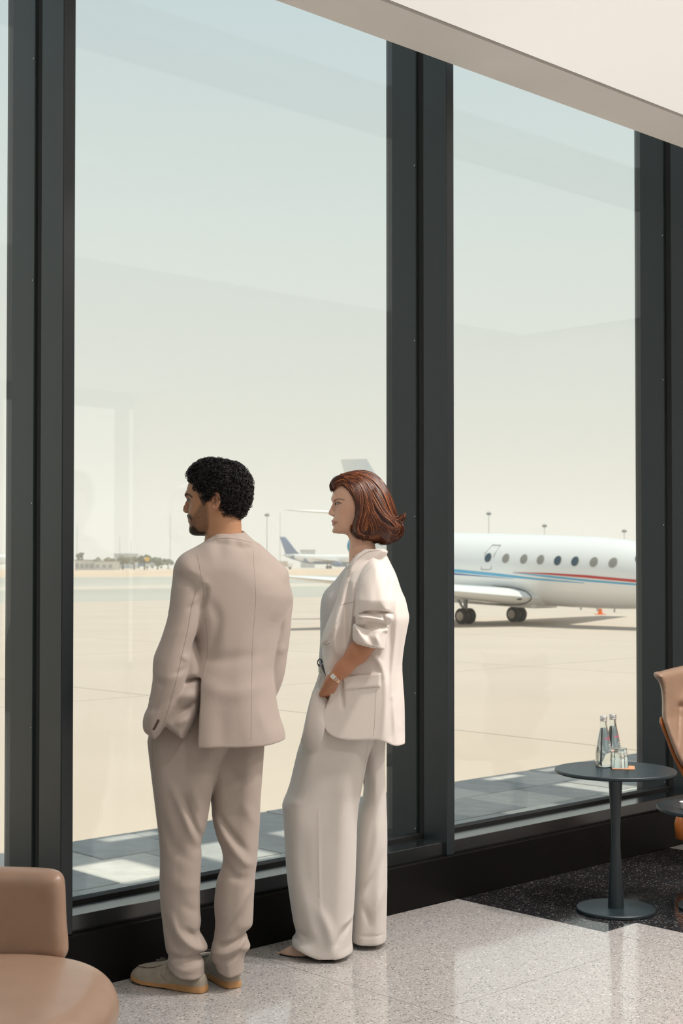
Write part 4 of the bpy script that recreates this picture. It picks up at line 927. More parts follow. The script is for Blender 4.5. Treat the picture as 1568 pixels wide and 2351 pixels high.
for px, py in ((362, 1655), (359, 1661), (356, 1667), (353, 1672)):
    q = on_surface(bj, [(px, py)], 4.9, .001)
    if q:
        bo = MB().lathe([(.0065, -.002), (.0068, .0005), (.0055, .0018), (.003, .0012), (.001, .0012)], 14).build('cuff_button', M_BUTTON, jk, v2w(q[0]) - MBASE); bo.rotation_euler = Vector(v2w([-.35, -1, .1])).to_track_quat('Z', 'Y').to_euler()
# --- trousers
g = Grid((-.74, 4.78, .03), (-.22, 5.32, 1.04), .0045)
ll = [(360, 1570), (338, 1690), (336, 1712), (345, 1783), (356, 1865), (366, 1952), (366, 2048), (374, 2129), (381, 2179), (387, 2192), (384, 2214), (378, 2330), (478, 2330), (470, 2240), (468, 2210), (461, 2192), (470, 2185), (476, 2176), (468, 2155), (458, 2137), (461, 2116), (458, 2048), (462, 1966), (460, 1939), (473, 1898), (482, 1841), (500, 1770), (532, 1690), (565, 1570)]
rl = [(470, 1570), (470, 1720), (483, 1836), (488, 1884), (498, 1925), (509, 1952), (509, 1988), (498, 2020), (492, 2075), (495, 2130), (484, 2182), (489, 2203), (498, 2224), (500, 2330), (562, 2330), (560, 2233), (562, 2192), (574, 2175), (574, 2165), (566, 2146), (576, 2130), (581, 2112), (584, 2034), (593, 1939), (597, 1849), (607, 1706), (612, 1570)]
yl = lambda X, Z: np.interp(Z, [.0, .1, .4, .6, .95], [4.97, 4.98, 4.99, 5.00, 5.03]).astype(np.float32)
yr = lambda X, Z: np.interp(Z, [.0, .1, .4, .6, .95], [5.00, 5.01, 5.05, 5.09, 5.10]).astype(np.float32)
wid = lambda X, Z: np.interp(Z, [.0, .12, .5, .7, .9], [.062, .065, .075, .088, .085]).astype(np.float32)
A1 = puff(g, pxpoly(ll, lambda x, y: 4.98, 3), yl, wid, .065)
A1 = cut_below(g, A1, [(340, 2200), (384, 2215), (400, 2228), (416, 2237), (445, 2242), (472, 2240), (500, 2238)], 4.97)
A1 = fold(g, A1, [([(395, 1800), (425, 1870), (455, 1935)], 10, .008), ([(425, 1830), (445, 1890), (460, 1930)], 7, -.009), ([(440, 1800), (465, 1860)], 12, .005), ([(375, 1870), (400, 1940), (440, 1975)], 12, -.005), ([(395, 2095), (410, 2135), (440, 2165), (468, 2178)], 8, .010), ([(385, 2120), (400, 2160), (425, 2185)], 9, -.006), ([(430, 2130), (452, 2160)], 7, -.008), ([(395, 2192), (430, 2196), (465, 2188)], 6, -.011), ([(392, 2205), (420, 2222), (465, 2215)], 8, .005), ([(388, 2000), (420, 2030), (455, 2035)], 16, .004), ([(420, 2070), (455, 2100)], 10, -.004), ([(440, 1720), (480, 1760), (500, 1740)], 18, -.005)], 4.95)
A2 = puff(g, pxpoly(rl, lambda x, y: 5.02 + .06 * max(0, min(1, (2200 - y) / 400)), 3), yr, wid, .060)
A2 = cut_below(g, A2, [(470, 2216), (497, 2224), (506, 2230), (530, 2236), (561, 2233), (600, 2230)], 5.00)
A2 = fold(g, A2, [([(492, 1880), (520, 1930), (560, 1975), (580, 1985)], 10, .009), ([(505, 1880), (530, 1915), (565, 1955)], 8, -.008), ([(512, 1975), (540, 2010), (570, 2015)], 10, -.006), ([(576, 2040), (545, 2080), (500, 2140)], 9, .009), ([(560, 2090), (530, 2125), (500, 2160)], 8, -.006), ([(570, 2135), (545, 2155), (505, 2165)], 6, -.011), ([(565, 2150), (540, 2175), (495, 2185)], 7, .009), ([(500, 2200), (530, 2192), (560, 2170)], 7, -.007), ([(510, 1760), (560, 1800)], 16, -.005), ([(560, 1850), (590, 1900)], 12, .004)], 5.0)
P = smin(A1, A2, .004)
tr, Vt, Ft = sdf_obj('trousers', P, g, M_SUITP, man, MBASE, 1); btr = bvh_of(Vt, Ft)
seam('outer_seam', btr, [(350, 1700), (350, 1740), (353, 1783), (362, 1850), (370, 1930), (374, 2000), (376, 2060), (384, 2130)], .0009, M_SEAM, tr, MBASE)
seam('hem_stitch', btr, [(390, 2212), (420, 2230), (445, 2235), (468, 2233)], .0007, M_SEAM, tr, MBASE, lift=-.0003)

# --- loafers: local frame x towards the toe, y to the left, z up
def loafer(heel, toe, label):
    hv_, tv = np.array(heel), np.array(toe); L = np.linalg.norm(tv - hv_); ax = (tv - hv_) / L
    r = empty('loafer'); r.parent = man; base = v2w(np.array([hv_[0], hv_[1], 0])); r.location = base - MBASE
    aw = v2w(ax); rz = math.atan2(aw[1], aw[0]); r.rotation_euler = (0, 0, rz)
    k = L / .30
    xs = np.array([0, .02, .06, .12, .18, .23, .265, .285, .298]) * k; hwL = np.array([.020, .031, .034, .034, .040, .043, .038, .028, .008]); 
    pts = [(x, w + .004 * math.sin(x / L * 3)) for x, w in zip(xs, hwL)] + [(x, -w) for x, w in zip(xs[::-1], hwL[::-1])]
    pts = [tuple(p) for p in catmull(pts, 3)]
    b = MB(); ins = lambda i: [(L / 2 + (x - L / 2) * (1 - i / (L / 2)), y * (1 - i / .04)) for x, y in pts]
    def ring(i, fz): return [(x, y, fz(x)) for x, y in ins(i)]
    bot = lambda x: .0 if x < .11 * k else .0035 * min(1, (x - .11 * k) / .02) + .012 * max(0, (x - .22 * k) / (.08 * k)) ** 2
    topz = lambda x: .023 - .006 * np.clip((x - .10 * k) / .06, 0, 1) + .014 * max(0, (x - .22 * k) / (.08 * k)) ** 2
    b.rings([ring(.004, bot), ring(.0, lambda x: bot(x) + .003), ring(.0, lambda x: topz(x) - .006), ring(.0015, lambda x: topz(x) - .005), ring(.0015, topz), ring(.006, lambda x: topz(x) + .002)])
    autosmooth(b.build('sole', M_SOLE, r), 45)
    gg = Grid((-.012, -.06, .005), (L + .012, .06, .125), .003)
    zt = np.interp(gg.x, np.array([-.01, 0, .03, .07, .12, .16, .20, .24, .27, .29, .30]) * k, [.070, .072, .074, .066, .072, .084, .074, .064, .056, .048, .03]).astype(np.float32)[:, None, None]
    D2 = poly_d(gg.x[:, None] + 0 * gg.y[None, :], gg.y[None, :] + 0 * gg.x[:, None], ins(.003))[:, :, None]
    zb = np.array([topz(x) for x in np.clip(gg.x, 0, L)], np.float32)[:, None, None]
    R_ = .030; e = np.maximum(0, D2 + R_); hh_ = np.maximum(zt - zb, .01)
    U = (np.sqrt(e * e + (np.maximum(gg.Z - zb, 0) * R_ / hh_) ** 2) - R_)
    U = np.maximum(U, zb - .004 - gg.Z)
    op = ell(gg, (.070 * k, 0, .085), (.062 * k, .026, .042)); U = smax(U, -op, .004)
    apr = np.sqrt(((gg.X - .205 * k) / (.068 * k)) ** 2 + (gg.Y / .031) ** 2); U = U - .0022 * np.clip((1 - apr) / .06, 0, 1)
    V_, F_ = nets(U, gg); V_ = relax(V_, F_, 1); up_ = mesh_obj('upper', V_, F_, M_SUEDE, r, smooth=True); bv = bvh_of(V_, F_)
    def proj(p):
        h = bv.ray_cast(Vector((p[0], p[1], .2)), Vector((0, 0, -1))); return h[0] if h[0] else None
    ring_ = [proj((.205 * k + .066 * k * math.cos(a), .030 * math.sin(a))) for a in np.linspace(-2.3, 2.3, 30)]; ring_ = [p for p in ring_ if p]
    MB().tube([p + Vector((0, 0, .0004)) for p in ring_], .0014, 6).build('apron_seam', mat('suede_seam', (.10, .085, .065), .9), r, smooth=True)
    sv = []; 
    for a in np.linspace(-1, 1, 25):
        y = .040 * math.sin(a * 1.35); q = [proj((.148 * k + d, y)) for d in (-.010, .010)]
        if all(q): sv.append([q[0] + Vector((0, 0, .0025)), q[1] + Vector((0, 0, .0025))])
    m_ = MB(); v = [p for s in sv for p in s]; f = [(2 * i, 2 * i + 1, 2 * i + 3, 2 * i + 2) for i in range(len(sv) - 1)]; so_ = mesh_obj('strap', v, f, M_SUEDE, r, smooth=True); sm_ = so_.modifiers.new('t', 'SOLIDIFY'); sm_.thickness = .003
    tp = proj((.17 * k, 0)) or Vector((.17 * k, 0, .075))
    for s in (-1, 1):
        MB().tube([tp + Vector((-.012, s * .002, .004)), tp + Vector((.004, s * .010, .006)), tp + Vector((.02, s * .013, .002))], [.002, .003, .0045], 6).build('tassel', MATS['suede_seam'], r)
    return r
loafer(V3(472, 2266, 4.955), V3(303, 2246, 5.10), 'left')
loafer(V3(540, 2262, 5.00), V3(452, 2230, 5.27), 'right')

# ------------------------------------------------------------------ THE WOMAN
WD = 5.45
WBASE = v2w([PV(780, 2180, 5.48)[0], 5.48, 0.0])
ORG_W = (700, 760); SW = 1 / (6.5333 * F_PX / 5.44); PIV_W = V3(720 + 700 / 6.5333, 1040 + 760 / 6.5333, 5.44); YAW_W = math.radians(2)
Hw = head_frame(ORG_W, SW)
rows_w = [(430, 400, 1000, .050), (500, 345, 1030, .058), (580, 308, 1030, .063), (650, 297, 1010, .065), (700, 293, 990, .066), (745, 304, 960, .066), (790, 318, 940, .066), (850, 318, 900, .065), (910, 310, 860, .062), (960, 300, 820, .059),
          (1005, 288, 780, .055), (1045, 298, 750, .052), (1090, 296, 720, .048), (1130, 294, 690, .043), (1165, 292, 650, .037), (1195, 304, 590, .029), (1214, 340, 500, .018)]
nose_w = dict(ridge=[(Hw(316, 745), .0055), (Hw(286, 815), .0056), (Hw(258, 875), .0060), (Hw(249, 903), .0066)], ala=Hw(292, 918, .0095))
brow_w = [((Hw(322, 690, -.028), .007), (Hw(308, 690, 0), .007)), ((Hw(308, 690, 0), .007), (Hw(322, 690, .028), .007))]
lips_w = [([Hw(322, 1038, -.020), Hw(288, 1024, 0), Hw(322, 1038, .020)], .0052), ([Hw(322, 1058, -.018), Hw(297, 1072, 0), Hw(322, 1058, .018)], .0054), ([Hw(330, 1165, -.012), Hw(312, 1170, 0), Hw(330, 1165, .012)], .0085)]
neck_w = [([Hw(720, 1000), Hw(720, 1250), Hw(745, 1620)], [.047, .045, .055], .03), ([Hw(760, 1100, -.035), Hw(650, 1400, -.022), Hw(610, 1520, -.01)], [.009, .010, .010], .02)]
Hw, g, F = build_head(ORG_W, SW, ((-.130, -.095, -.235), (.120, .095, .125), .0022), rows_w, ((705, 600), (.088, .064, .077)), nose_w, brow_w, lips_w, neck_w, None, ((338, 770), .029, (366, 771), .0122))
Vh, Fh = nets(F, g); Vh = relax(Vh, Fh, 1); N = len(Vh)
nz = RNG.random((N, 1)) * .04 - .02; col = np.tile(np.array([.76, .475, .345]), (N, 1)) * (1 + nz)
ck = poly_mask(Vh, Hw, [(360, 880), (450, 830), (540, 830), (520, 920), (420, 960)], .03)[:, None]; col = col * (1 - .5 * ck) + np.array([.72, .38, .27]) * .5 * ck
bw = near_line(Vh, Hw, [(312, 722), (345, 704), (390, 702), (450, 716)], .0022)[:, None]; col = col * (1 - .7 * bw) + np.array([.09, .045, .03]) * .7 * bw
ey = near_line(Vh, Hw, [(338, 752), (365, 748), (408, 768)], .0018)[:, None]; col = col * (1 - .85 * ey) + np.array([.03, .018, .014]) * .85 * ey
lm = np.maximum(poly_mask(Vh, Hw, [(262, 1000), (290, 1004), (325, 1028), (350, 1050), (320, 1052), (270, 1048)], .003), poly_mask(Vh, Hw, [(268, 1056), (320, 1056), (348, 1054), (325, 1078), (290, 1098)], .003))[:, None] * .75; col = col * (1 - lm) + np.array([.55, .20, .165]) * lm
ml = near_line(Vh, Hw, [(285, 1052), (320, 1052), (352, 1050)], .0013)[:, None]; col = col * (1 - .8 * ml) + np.array([.10, .03, .025]) * .8 * ml
ns = near_line(Vh, Hw, [(282, 944), (300, 942)], .0016)[:, None]; col = col * (1 - .6 * ns) + np.array([.12, .05, .035]) * .6 * ns
skinW = np.array([.44, .205, .115])
g = Grid((-.26, 5.05, .05), (.34, 5.75, 1.52), .014)
nw = PIV_W + np.array([.015, 0, -.20])
F = limb(g, [nw + np.array([0, 0, .06]), nw, V3(850, 1340, 5.45), V3(825, 1480, 5.45), V3(815, 1580, 5.46)], [.04, .05, .085, .08, .09], .03)
for pts, rr_ in (([V3(862, 1335, 5.34), V3(866, 1400, 5.285), V3(860, 1455, 5.265)], [.028, .030, .030]), ([V3(868, 1335, 5.56), V3(880, 1420, 5.63), V3(860, 1500, 5.62), V3(800, 1580, 5.60)], [.034, .032, .028, .022]),
                 ([V3(790, 1640, 5.42), V3(735, 1850, 5.42), V3(735, 2060, 5.43), V3(745, 2150, 5.43)], [.07, .045, .034, .026]), ([V3(848, 1640, 5.55), V3(856, 1850, 5.58), V3(852, 2060, 5.57), V3(850, 2130, 5.57)], [.05, .030, .028, .024])):
    F = smin(F, limb(g, pts, rr_, .01), .02)
Vb, Fb = nets(F, g)
# visible forearm and hand, thumb side towards the viewer, fingers slipped into the pocket
el, wr = V3(858, 1460, 5.262), V3(764, 1560, 5.258)
dv = V3(746, 1606, 5.330) - wr; dv /= np.linalg.norm(dv)
g = Grid((-.20, 5.14, .80), (.20, 5.42, 1.26), .0028)
mid = wr + (el - wr) * .5
F = limb(g, [el, wr + (el - wr) * .62, wr + (el - wr) * .25, wr], [.038, .0375, .029, .0245], .02)
nrm = np.array([.35, -.9, .15]); nrm -= dv * (nrm @ dv); nrm /= np.linalg.norm(nrm); av = np.cross(dv, nrm)
for k, (o, L, r) in enumerate(((-.020, .066, .0080), (-.007, .074, .0085), (.007, .070, .0082), (.020, .056, .0074))):
    k0 = wr + dv * .078 + av * o - nrm * .004
    F = smin(F, limb(g, [wr + dv * .01 + av * o * .45, k0], [.0175, .0110]), .012)
    d2 = dv * .93 + np.array([.0, .35, -.15]); d2 /= np.linalg.norm(d2); d3 = d2 * .8 + np.array([.15, .5, -.2]); d3 /= np.linalg.norm(d3)
    F = smin(F, limb(g, [k0, k0 + d2 * L * .5, k0 + d2 * L * .5 + d3 * L * .5], [r, r * .95, r * .8], .002), .004)
t0 = wr + dv * .018 + av * .013; t1 = t0 + (dv * .97 + av * .02 + np.array([0, .3, 0])) * .040; t2 = t1 + (dv * .95 - av * .1 + np.array([0, .4, 0])) * .030
F = smin(F, limb(g, [t0, t1, t2], [.0130, .0098, .0080], .003), .008)
for o in (-.019, .0, .019):     # tendons on the back of the hand
    F = smin(F, limb(g, [wr + dv * .03 + av * o * .4 + nrm * .012, wr + dv * .075 + av * o + nrm * .006], [.004, .005]), .008)
Va, Fa = nets(F, g); Va = relax(Va, Fa, 1)
hf = hand(V3(798, 1585, 5.60), [-.3, .0, -1], [.3, 1, 0], .92)
Vw, Fw, Cw = join([(rotz(Vh, PIV_W, YAW_W), Fh, col), (Vb, Fb, skinW), (Va, Fa, skinW), (hf[0], hf[1], skinW)])
wom = mesh_obj('person', v2w(Vw) - WBASE, Fw, M_SKIN, None, WBASE, smooth=True, cols=Cw)
tag(wom, 'person with auburn bob in cream trouser suit, rolled sleeve, one hand in pocket', 'person')
for s in (-1, 1):
    e = rotz(np.array([Hw(366, 771, s * .029)]), PIV_W, YAW_W)[0]
    eo = MB().lathe([(.0112 * math.sin(t), -.0112 * math.cos(t)) for t in np.linspace(.05, 3.09, 12)], 18).build('eye', M_EYEW, wom, v2w(e) - WBASE, True)
    MB().lathe([(.0050 * math.sin(t), -.0050 * math.cos(t)) for t in np.linspace(.05, 3.09, 8)], 12).build('iris', M_IRIS, eo, v2w(np.array([-.0090, s * .0012, .0003])), True)
# --- bob haircut: soft mass plus combed strands
outw = [(262, 500), (255, 440), (300, 365), (420, 312), (560, 272), (740, 264), (890, 305), (1000, 405), (1100, 540), (1160, 700), (1195, 860), (1240, 970), (1290, 1060), (1300, 1160), (1250, 1250), (1200, 1330), (1090, 1385), (960, 1350), (820, 1340), (720, 1310), (640, 1265), (575, 1195), (562, 1120), (590, 980), (605, 860), (575, 740), (520, 640), (450, 560), (390, 515), (340, 530), (300, 560), (285, 545)]
g = Grid((-.130, -.12, -.19), (.175, .12, .14), .003)
P2 = poly_d(g.X2, g.Z2, [tuple(Hw(x, y)[[0, 2]]) for x, y in catmull(outw, 3)])
hwid = np.interp(g.z, [Hw(0, 1380)[2], Hw(0, 1200)[2], Hw(0, 1000)[2], Hw(0, 750)[2], Hw(0, 550)[2], Hw(0, 400)[2], Hw(0, 260)[2]], [.070, .092, .100, .092, .084, .070, .040]).astype(np.float32)[None, None, :]
R_ = np.interp(g.x, [Hw(430, 0)[0], Hw(620, 0)[0], Hw(900, 0)[0]], [.012, .016, .05]).astype(np.float32)[:, None, None]; e = np.maximum(0, P2[:, None, :] + R_); taper = np.interp(g.x, [Hw(250, 0)[0], Hw(420, 0)[0], Hw(620, 0)[0], Hw(1300, 0)[0]], [.45, .74, 1.0, .95]).astype(np.float32)[:, None, None]
F = np.sqrt(e * e + (g.Y * R_ / (hwid * taper)) ** 2) - R_
Vr, Fr_ = nets(F, g); Vr = relax(Vr, Fr_, 2)
basec = np.array([.030, .008, .004]); dk = np.tile(basec, (len(Vr), 1))
hairw = mesh_obj('hair', v2w(rotz(Vr, PIV_W, YAW_W)) - WBASE, Fr_, M_HAIRA, wom, smooth=True, cols=dk)
bh = bvh_of(Vr, Fr_)
guides = [  # each row of guides is blended with the next; crop coordinates
 [[(410, 475), (490, 545), (560, 660), (598, 800), (598, 930), (572, 1060), (565, 1140)], [(460, 435), (565, 520), (628, 640), (648, 780), (630, 930), (596, 1060), (572, 1170)], 60],
 [[(305, 535), (360, 480), (450, 470), (535, 545), (585, 650)], [(320, 470), (420, 415), (530, 440), (605, 530), (645, 640)], 55],
 [[(500, 430), (590, 520), (640, 640), (655, 780), (635, 920), (598, 1040), (572, 1130), (585, 1200), (640, 1260)], [(500, 420), (640, 470), (705, 600), (715, 760), (695, 900), (660, 1020), (635, 1130), (655, 1230), (730, 1295)], 90],
 [[(500, 420), (640, 445), (722, 570), (750, 740), (742, 900), (700, 1010), (665, 1110), (680, 1220), (750, 1290)], [(480, 405), (660, 405), (790, 570), (850, 760), (880, 930), (870, 1060), (820, 1200), (780, 1300)], 110],
 [[(480, 400), (680, 395), (800, 560), (880, 740), (980, 900), (1080, 990), (1130, 1010)], [(460, 385), (690, 350), (860, 460), (980, 640), (1070, 830), (1150, 960), (1210, 1020)], 150],
 [[(450, 370), (690, 325), (880, 420), (1020, 600), (1100, 790), (1170, 940), (1240, 1010), (1330, 950)], [(420, 345), (660, 288), (860, 330), (1010, 450), (1110, 610), (1170, 790), (1220, 940), (1290, 1040)], 130],
 [[(400, 335), (600, 280), (760, 272), (900, 318), (1010, 420), (1110, 565), (1160, 700), (1195, 850)], [(420, 345), (660, 292), (860, 336), (1005, 455), (1105, 615), (1165, 790), (1215, 940), (1285, 1060)], 60],
 [[(560, 330), (440, 340), (330, 380), (265, 450), (270, 530), (300, 575)], [(560, 400), (470, 420), (390, 440), (330, 470), (310, 520), (320, 560)], 40],
 [[(800, 700), (880, 880), (960, 1010), (990, 1120), (950, 1220), (860, 1280)], [(740, 800), (780, 960), (830, 1080), (850, 1180), (820, 1260), (760, 1300)], 110],
 [[(660, 960), (640, 1080), (650, 1180), (720, 1260), (820, 1290)], [(600, 1050), (580, 1140), (610, 1220), (680, 1285), (790, 1330)], 60],
 [[(900, 1000), (980, 1090), (1010, 1200), (980, 1290), (900, 1330)], [(1000, 1040), (1090, 1130), (1140, 1230), (1110, 1310), (1020, 1350)], 90],
 [[(660, 1100), (690, 1200), (780, 1240), (900, 1250), (1010, 1230)], [(600, 1190), (660, 1270), (760, 1325), (880, 1335), (990, 1330)], 60],
 [[(900, 1040), (1000, 1100), (1090, 1190), (1160, 1260), (1240, 1250)], [(900, 1150), (980, 1240), (1060, 1310), (1140, 1340), (1240, 1310)], 60],
 [[(1120, 980), (1200, 1040), (1270, 1100), (1290, 1180), (1240, 1270)], [(1180, 940), (1260, 1020), (1320, 1090), (1310, 1200), (1250, 1280)], 44],
 [[(860, 900), (960, 1010), (1060, 1090), (1150, 1130), (1230, 1140)], [(820, 1000), (920, 1090), (1010, 1190), (1080, 1260), (1130, 1330)], 60],
 [[(900, 540), (1040, 780), (1160, 960), (1235, 1060), (1210, 1160)], [(850, 620), (960, 840), (1080, 990), (1170, 1060), (1220, 1110)], 70],
 [[(1150, 900), (1210, 1010), (1270, 1040), (1330, 1010), (1352, 930)], [(1140, 930), (1200, 1040), (1270, 1060), (1330, 1020), (1340, 950)], 16],
]
sv_, sf_, scol = [], [], []
tube_n = 4
for A_, B_, cnt in guides:
    m_ = 22
    ga = np.array(catmull(A_, 8, False)); gb = np.array(catmull(B_, 8, False)); rs = lambda a: np.stack([np.interp(np.linspace(0, 1, m_), np.linspace(0, 1, len(a)), a[:, i]) for i in range(2)], 1)
    ga, gb = rs(ga), rs(gb)
    for _ in range(int(cnt * 1.7)):
        u = RNG.random(); c = ga * (1 - u) + gb * u + RNG.normal(size=2) * 7 + np.linspace(0, 1, m_)[:, None] * RNG.normal(size=2) * 16
        lift = .0005 + .0035 * RNG.random(); P3 = []; ly = None
        for x, y in c:
            q = Hw(x, y); h = bh.ray_cast(Vector((q[0], -.3, q[2])), Vector((0, 1, 0)))
            yy = h[0].y if h[0] else (ly if ly is not None else -.02)
            yy = yy if ly is None else ly + max(-.010, min(.010, yy - ly)); ly = yy
            P3.append((q[0], yy - lift, q[2]))
        P3 = np.array(P3); P3[:, 1] = np.convolve(np.pad(P3[:, 1], 2, 'edge'), np.ones(5) / 5, 'valid')
        rad = (.0008 + .0011 * RNG.random()) * np.sin(np.linspace(.35, 2.95, m_)) ** .6
        b = MB(); b.tube(rotz(P3, PIV_W, YAW_W) @ RV - WBASE, rad, tube_n, False)
        if RNG.random() < .4: b.tube(rotz(P3 * np.array([1, -1, 1]), PIV_W, YAW_W) @ RV - WBASE, rad, tube_n, False)   # the far side
        n0 = len(sv_); sv_ += b.v; sf_ += [tuple(i + n0 for i in f) for f in b.f]
        t = RNG.random(); cc = np.array([.030, .008, .004]) * (1 - t) + np.array([.115, .030, .012]) * t
        if RNG.random() < .15: cc = np.array([.38, .125, .038]) * (.7 + .5 * RNG.random())
        scol += [cc] * len(b.v)
strands = mesh_obj('hair_strands', np.array(sv_), np.array(sf_), M_HAIRA, hairw, smooth=True, cols=np.array(scol))
# --- jacket
g = Grid((-.14, 5.12, .76), (.30, 5.70, 1.54), .0034)
outl = [(812, 1274), (826, 1262), (838, 1254), (850, 1249), (866, 1254), (881, 1259), (898, 1292), (911, 1319), (923, 1355), (932, 1375), (938, 1400), (941, 1419), (937, 1443), (930, 1481), (925, 1525), (927, 1570), (930, 1613), (931, 1676), (930, 1708), (930, 1708), (915, 1709), (900, 1706), (888, 1700), (862, 1692), (817, 1693), (786, 1691), (762, 1683), (747, 1668), (740, 1647), (742, 1630), (752, 1608), (757, 1590), (752, 1560), (744, 1530), (738, 1500), (736, 1475), (740, 1460), (749, 1434), (766, 1392), (783, 1340), (796, 1306)]
ext = outl[:18] + [(934, 1900), (700, 1900), (690, 1660), (716, 1600)] + outl[34:]
Rj = lambda X, Z: np.interp(X, [-.12, -.02, .10, .26], [.030, .05, .10, .12]).astype(np.float32)
T = puff(g, pxpoly(ext, WD, 3), lambda X, Z: WD + .01 + 0 * X, lambda X, Z: np.interp(Z, [.75, 1.0, 1.25, 1.42, 1.52], [.170, .165, .165, .150, .085]).astype(np.float32) + 0 * X, Rj)
T = smax(T, poly_d(g.X2, g.Z2, pxpoly(outl, WD - .06, 3))[:, None, :], .004)
T = fold(g, T, [([(800, 1330), (792, 1400), (790, 1480)], 6, -.006), ([(812, 1340), (806, 1420), (800, 1480)], 5, .005), ([(778, 1400), (768, 1470), (780, 1510)], 8, .004), ([(902, 1340), (914, 1420), (905, 1500), (900, 1600)], 8, .008), ([(890, 1400), (898, 1480), (890, 1560)], 8, -.008), ([(918, 1440), (912, 1540), (916, 1660)], 7, -.006), ([(880, 1510), (886, 1600), (880, 1690)], 7, .004), ([(905, 1600), (908, 1700)], 6, .006), ([(840, 1500), (870, 1520), (884, 1560)], 7, .005), ([(800, 1520), (860, 1500)], 9, -.004), ([(785, 1570), (787, 1625)], 4, -.005)], WD - .16)
T = relief(g, T, [(788, 1553), (874, 1546), (872, 1577), (788, 1583)], WD - .17, .0045, .004)
T = relief(g, T, [(815, 1268), (797, 1306), (783, 1340), (766, 1392), (749, 1434), (740, 1460), (738, 1480), (752, 1470), (775, 1425), (792, 1380), (800, 1335), (806, 1312), (820, 1290), (846, 1268), (884, 1263), (881, 1252), (850, 1244)], WD - .12, .0040, .006)
sl = [(858, 1284), (840, 1298), (824, 1328), (817, 1360), (815, 1395), (813, 1416), (820, 1422), (850, 1418), (899, 1420), (906, 1404), (908, 1380), (902, 1345), (892, 1312), (878, 1290)]
S1 = puff(g, pxpoly(sl, 5.28, 3), lambda X, Z: np.interp(Z, [1.2, 1.35, 1.5], [5.265, 5.275, 5.36]).astype(np.float32), .085, .065)
S1 = cut_below(g, S1, [(800, 1424), (816, 1419), (828, 1408), (842, 1403), (870, 1402), (890, 1405), (905, 1412), (930, 1420)], 5.20, .010)
S1 = fold(g, S1, [([(830, 1340), (840, 1400)], 12, -.003), ([(895, 1330), (893, 1400)], 6, -.006), ([(870, 1310), (880, 1400)], 10, .003)], 5.2)
r1 = [(820, 1408), (842, 1401), (880, 1401), (899, 1407), (905, 1418), (899, 1430), (886, 1436), (860, 1436), (826, 1438), (816, 1428)]
S2 = puff(g, pxpoly(r1, 5.25, 3), 5.258, .068, .050)
S2 = fold(g, S2, [([(838, 1404), (862, 1414), (882, 1420)], 3, -.007), ([(822, 1416), (850, 1418), (880, 1424)], 3, .007), ([(880, 1412), (884, 1426)], 2.2, -.009), ([(890, 1410), (898, 1424)], 5, .006), ([(820, 1428), (850, 1430), (884, 1433)], 2.5, -.006)], 5.19)
r2 = [(811, 1435), (814, 1432), (832, 1438), (848, 1443), (862, 1437), (884, 1437), (893, 1444), (890, 1455), (888, 1460), (885, 1480), (882, 1491), (882, 1491), (866, 1487), (840, 1480), (808, 1470), (808, 1470), (809, 1455)]
S3 = puff(g, pxpoly([(x + (8 if x < 850 else 2), y + 45) if y > 1466 else (x, y) for x, y in r2], 5.24, 3), 5.257, .076, .050)
S3 = smax(S3, poly_d(g.X2, g.Z2, pxpoly(r2, 5.215, 3))[:, None, :], .003)
S3 = fold(g, S3, [([(826, 1448), (842, 1460), (858, 1482)], 6, -.006), ([(815, 1445), (850, 1450), (886, 1445)], 4, .003), ([(860, 1455), (872, 1482)], 5, .004)], 5.18)
lin = [(812, 1466), (840, 1476), (866, 1484), (860, 1489), (838, 1486), (818, 1479)]
S4 = puff(g, pxpoly(lin, 5.24, 3), 5.255, .066, .03)
CW = puff(g, pxpoly([(811, 1275), (826, 1262), (838, 1253), (850, 1248), (868, 1252), (884, 1258), (890, 1270), (868, 1285), (842, 1296), (818, 1318), (800, 1326), (796, 1307)], 5.43, 3), 5.445, lambda X, Z: .078 + .25 * np.clip(1.50 - Z, 0, .12), .018)
CW = smax(CW, -limb(g, [PIV_W + np.array([.006, 0, -.12]), PIV_W + np.array([.008, 0, -.25])], [.052, .056]), .004)
T = smin(T, CW, .006)
S2b = limb(g, [V3(862, 1370, 5.275), V3(857, 1455, 5.262)], [.050, .047])
J = smin(smin(T, S1, .008), smin(smin(S2, S2b, .004), smin(S3, S4, .001), .002), .003)
jw, Vj, Fj = sdf_obj('jacket', J, g, M_CREAM, wom, WBASE, 1); bj = bvh_of(Vj, Fj)
seam('armhole_seam', bj, [(857, 1298), (842, 1312), (828, 1334), (820, 1358)], .0009, M_SEAMW, jw, WBASE)
seam('breast_pocket_edge', bj, [(780, 1390), (797, 1385), (812, 1382)], .0009, M_SEAMW, jw, WBASE)
seam('pocket_flap_edge', bj, [(789, 1583), (830, 1580), (872, 1577)], .0012, M_SEAMW, jw, WBASE, smooth=False)
seam('pocket_flap_top', bj, [(790, 1553), (830, 1550), (873, 1546)], .0009, M_SEAMW, jw, WBASE, smooth=False)
seam('side_seam', bj, [(864, 1582), (862, 1620), (860, 1660), (858, 1690)], .0008, M_SEAMW, jw, WBASE)
seam('buttonhole', bj, [(745, 1480), (751, 1479), (757, 1477)], .0012, M_SEAM, jw, WBASE)
seam('collar_edge', bj, [(797, 1307), (810, 1296), (828, 1278), (848, 1266), (882, 1262)], .0010, M_SEAMW, jw, WBASE)
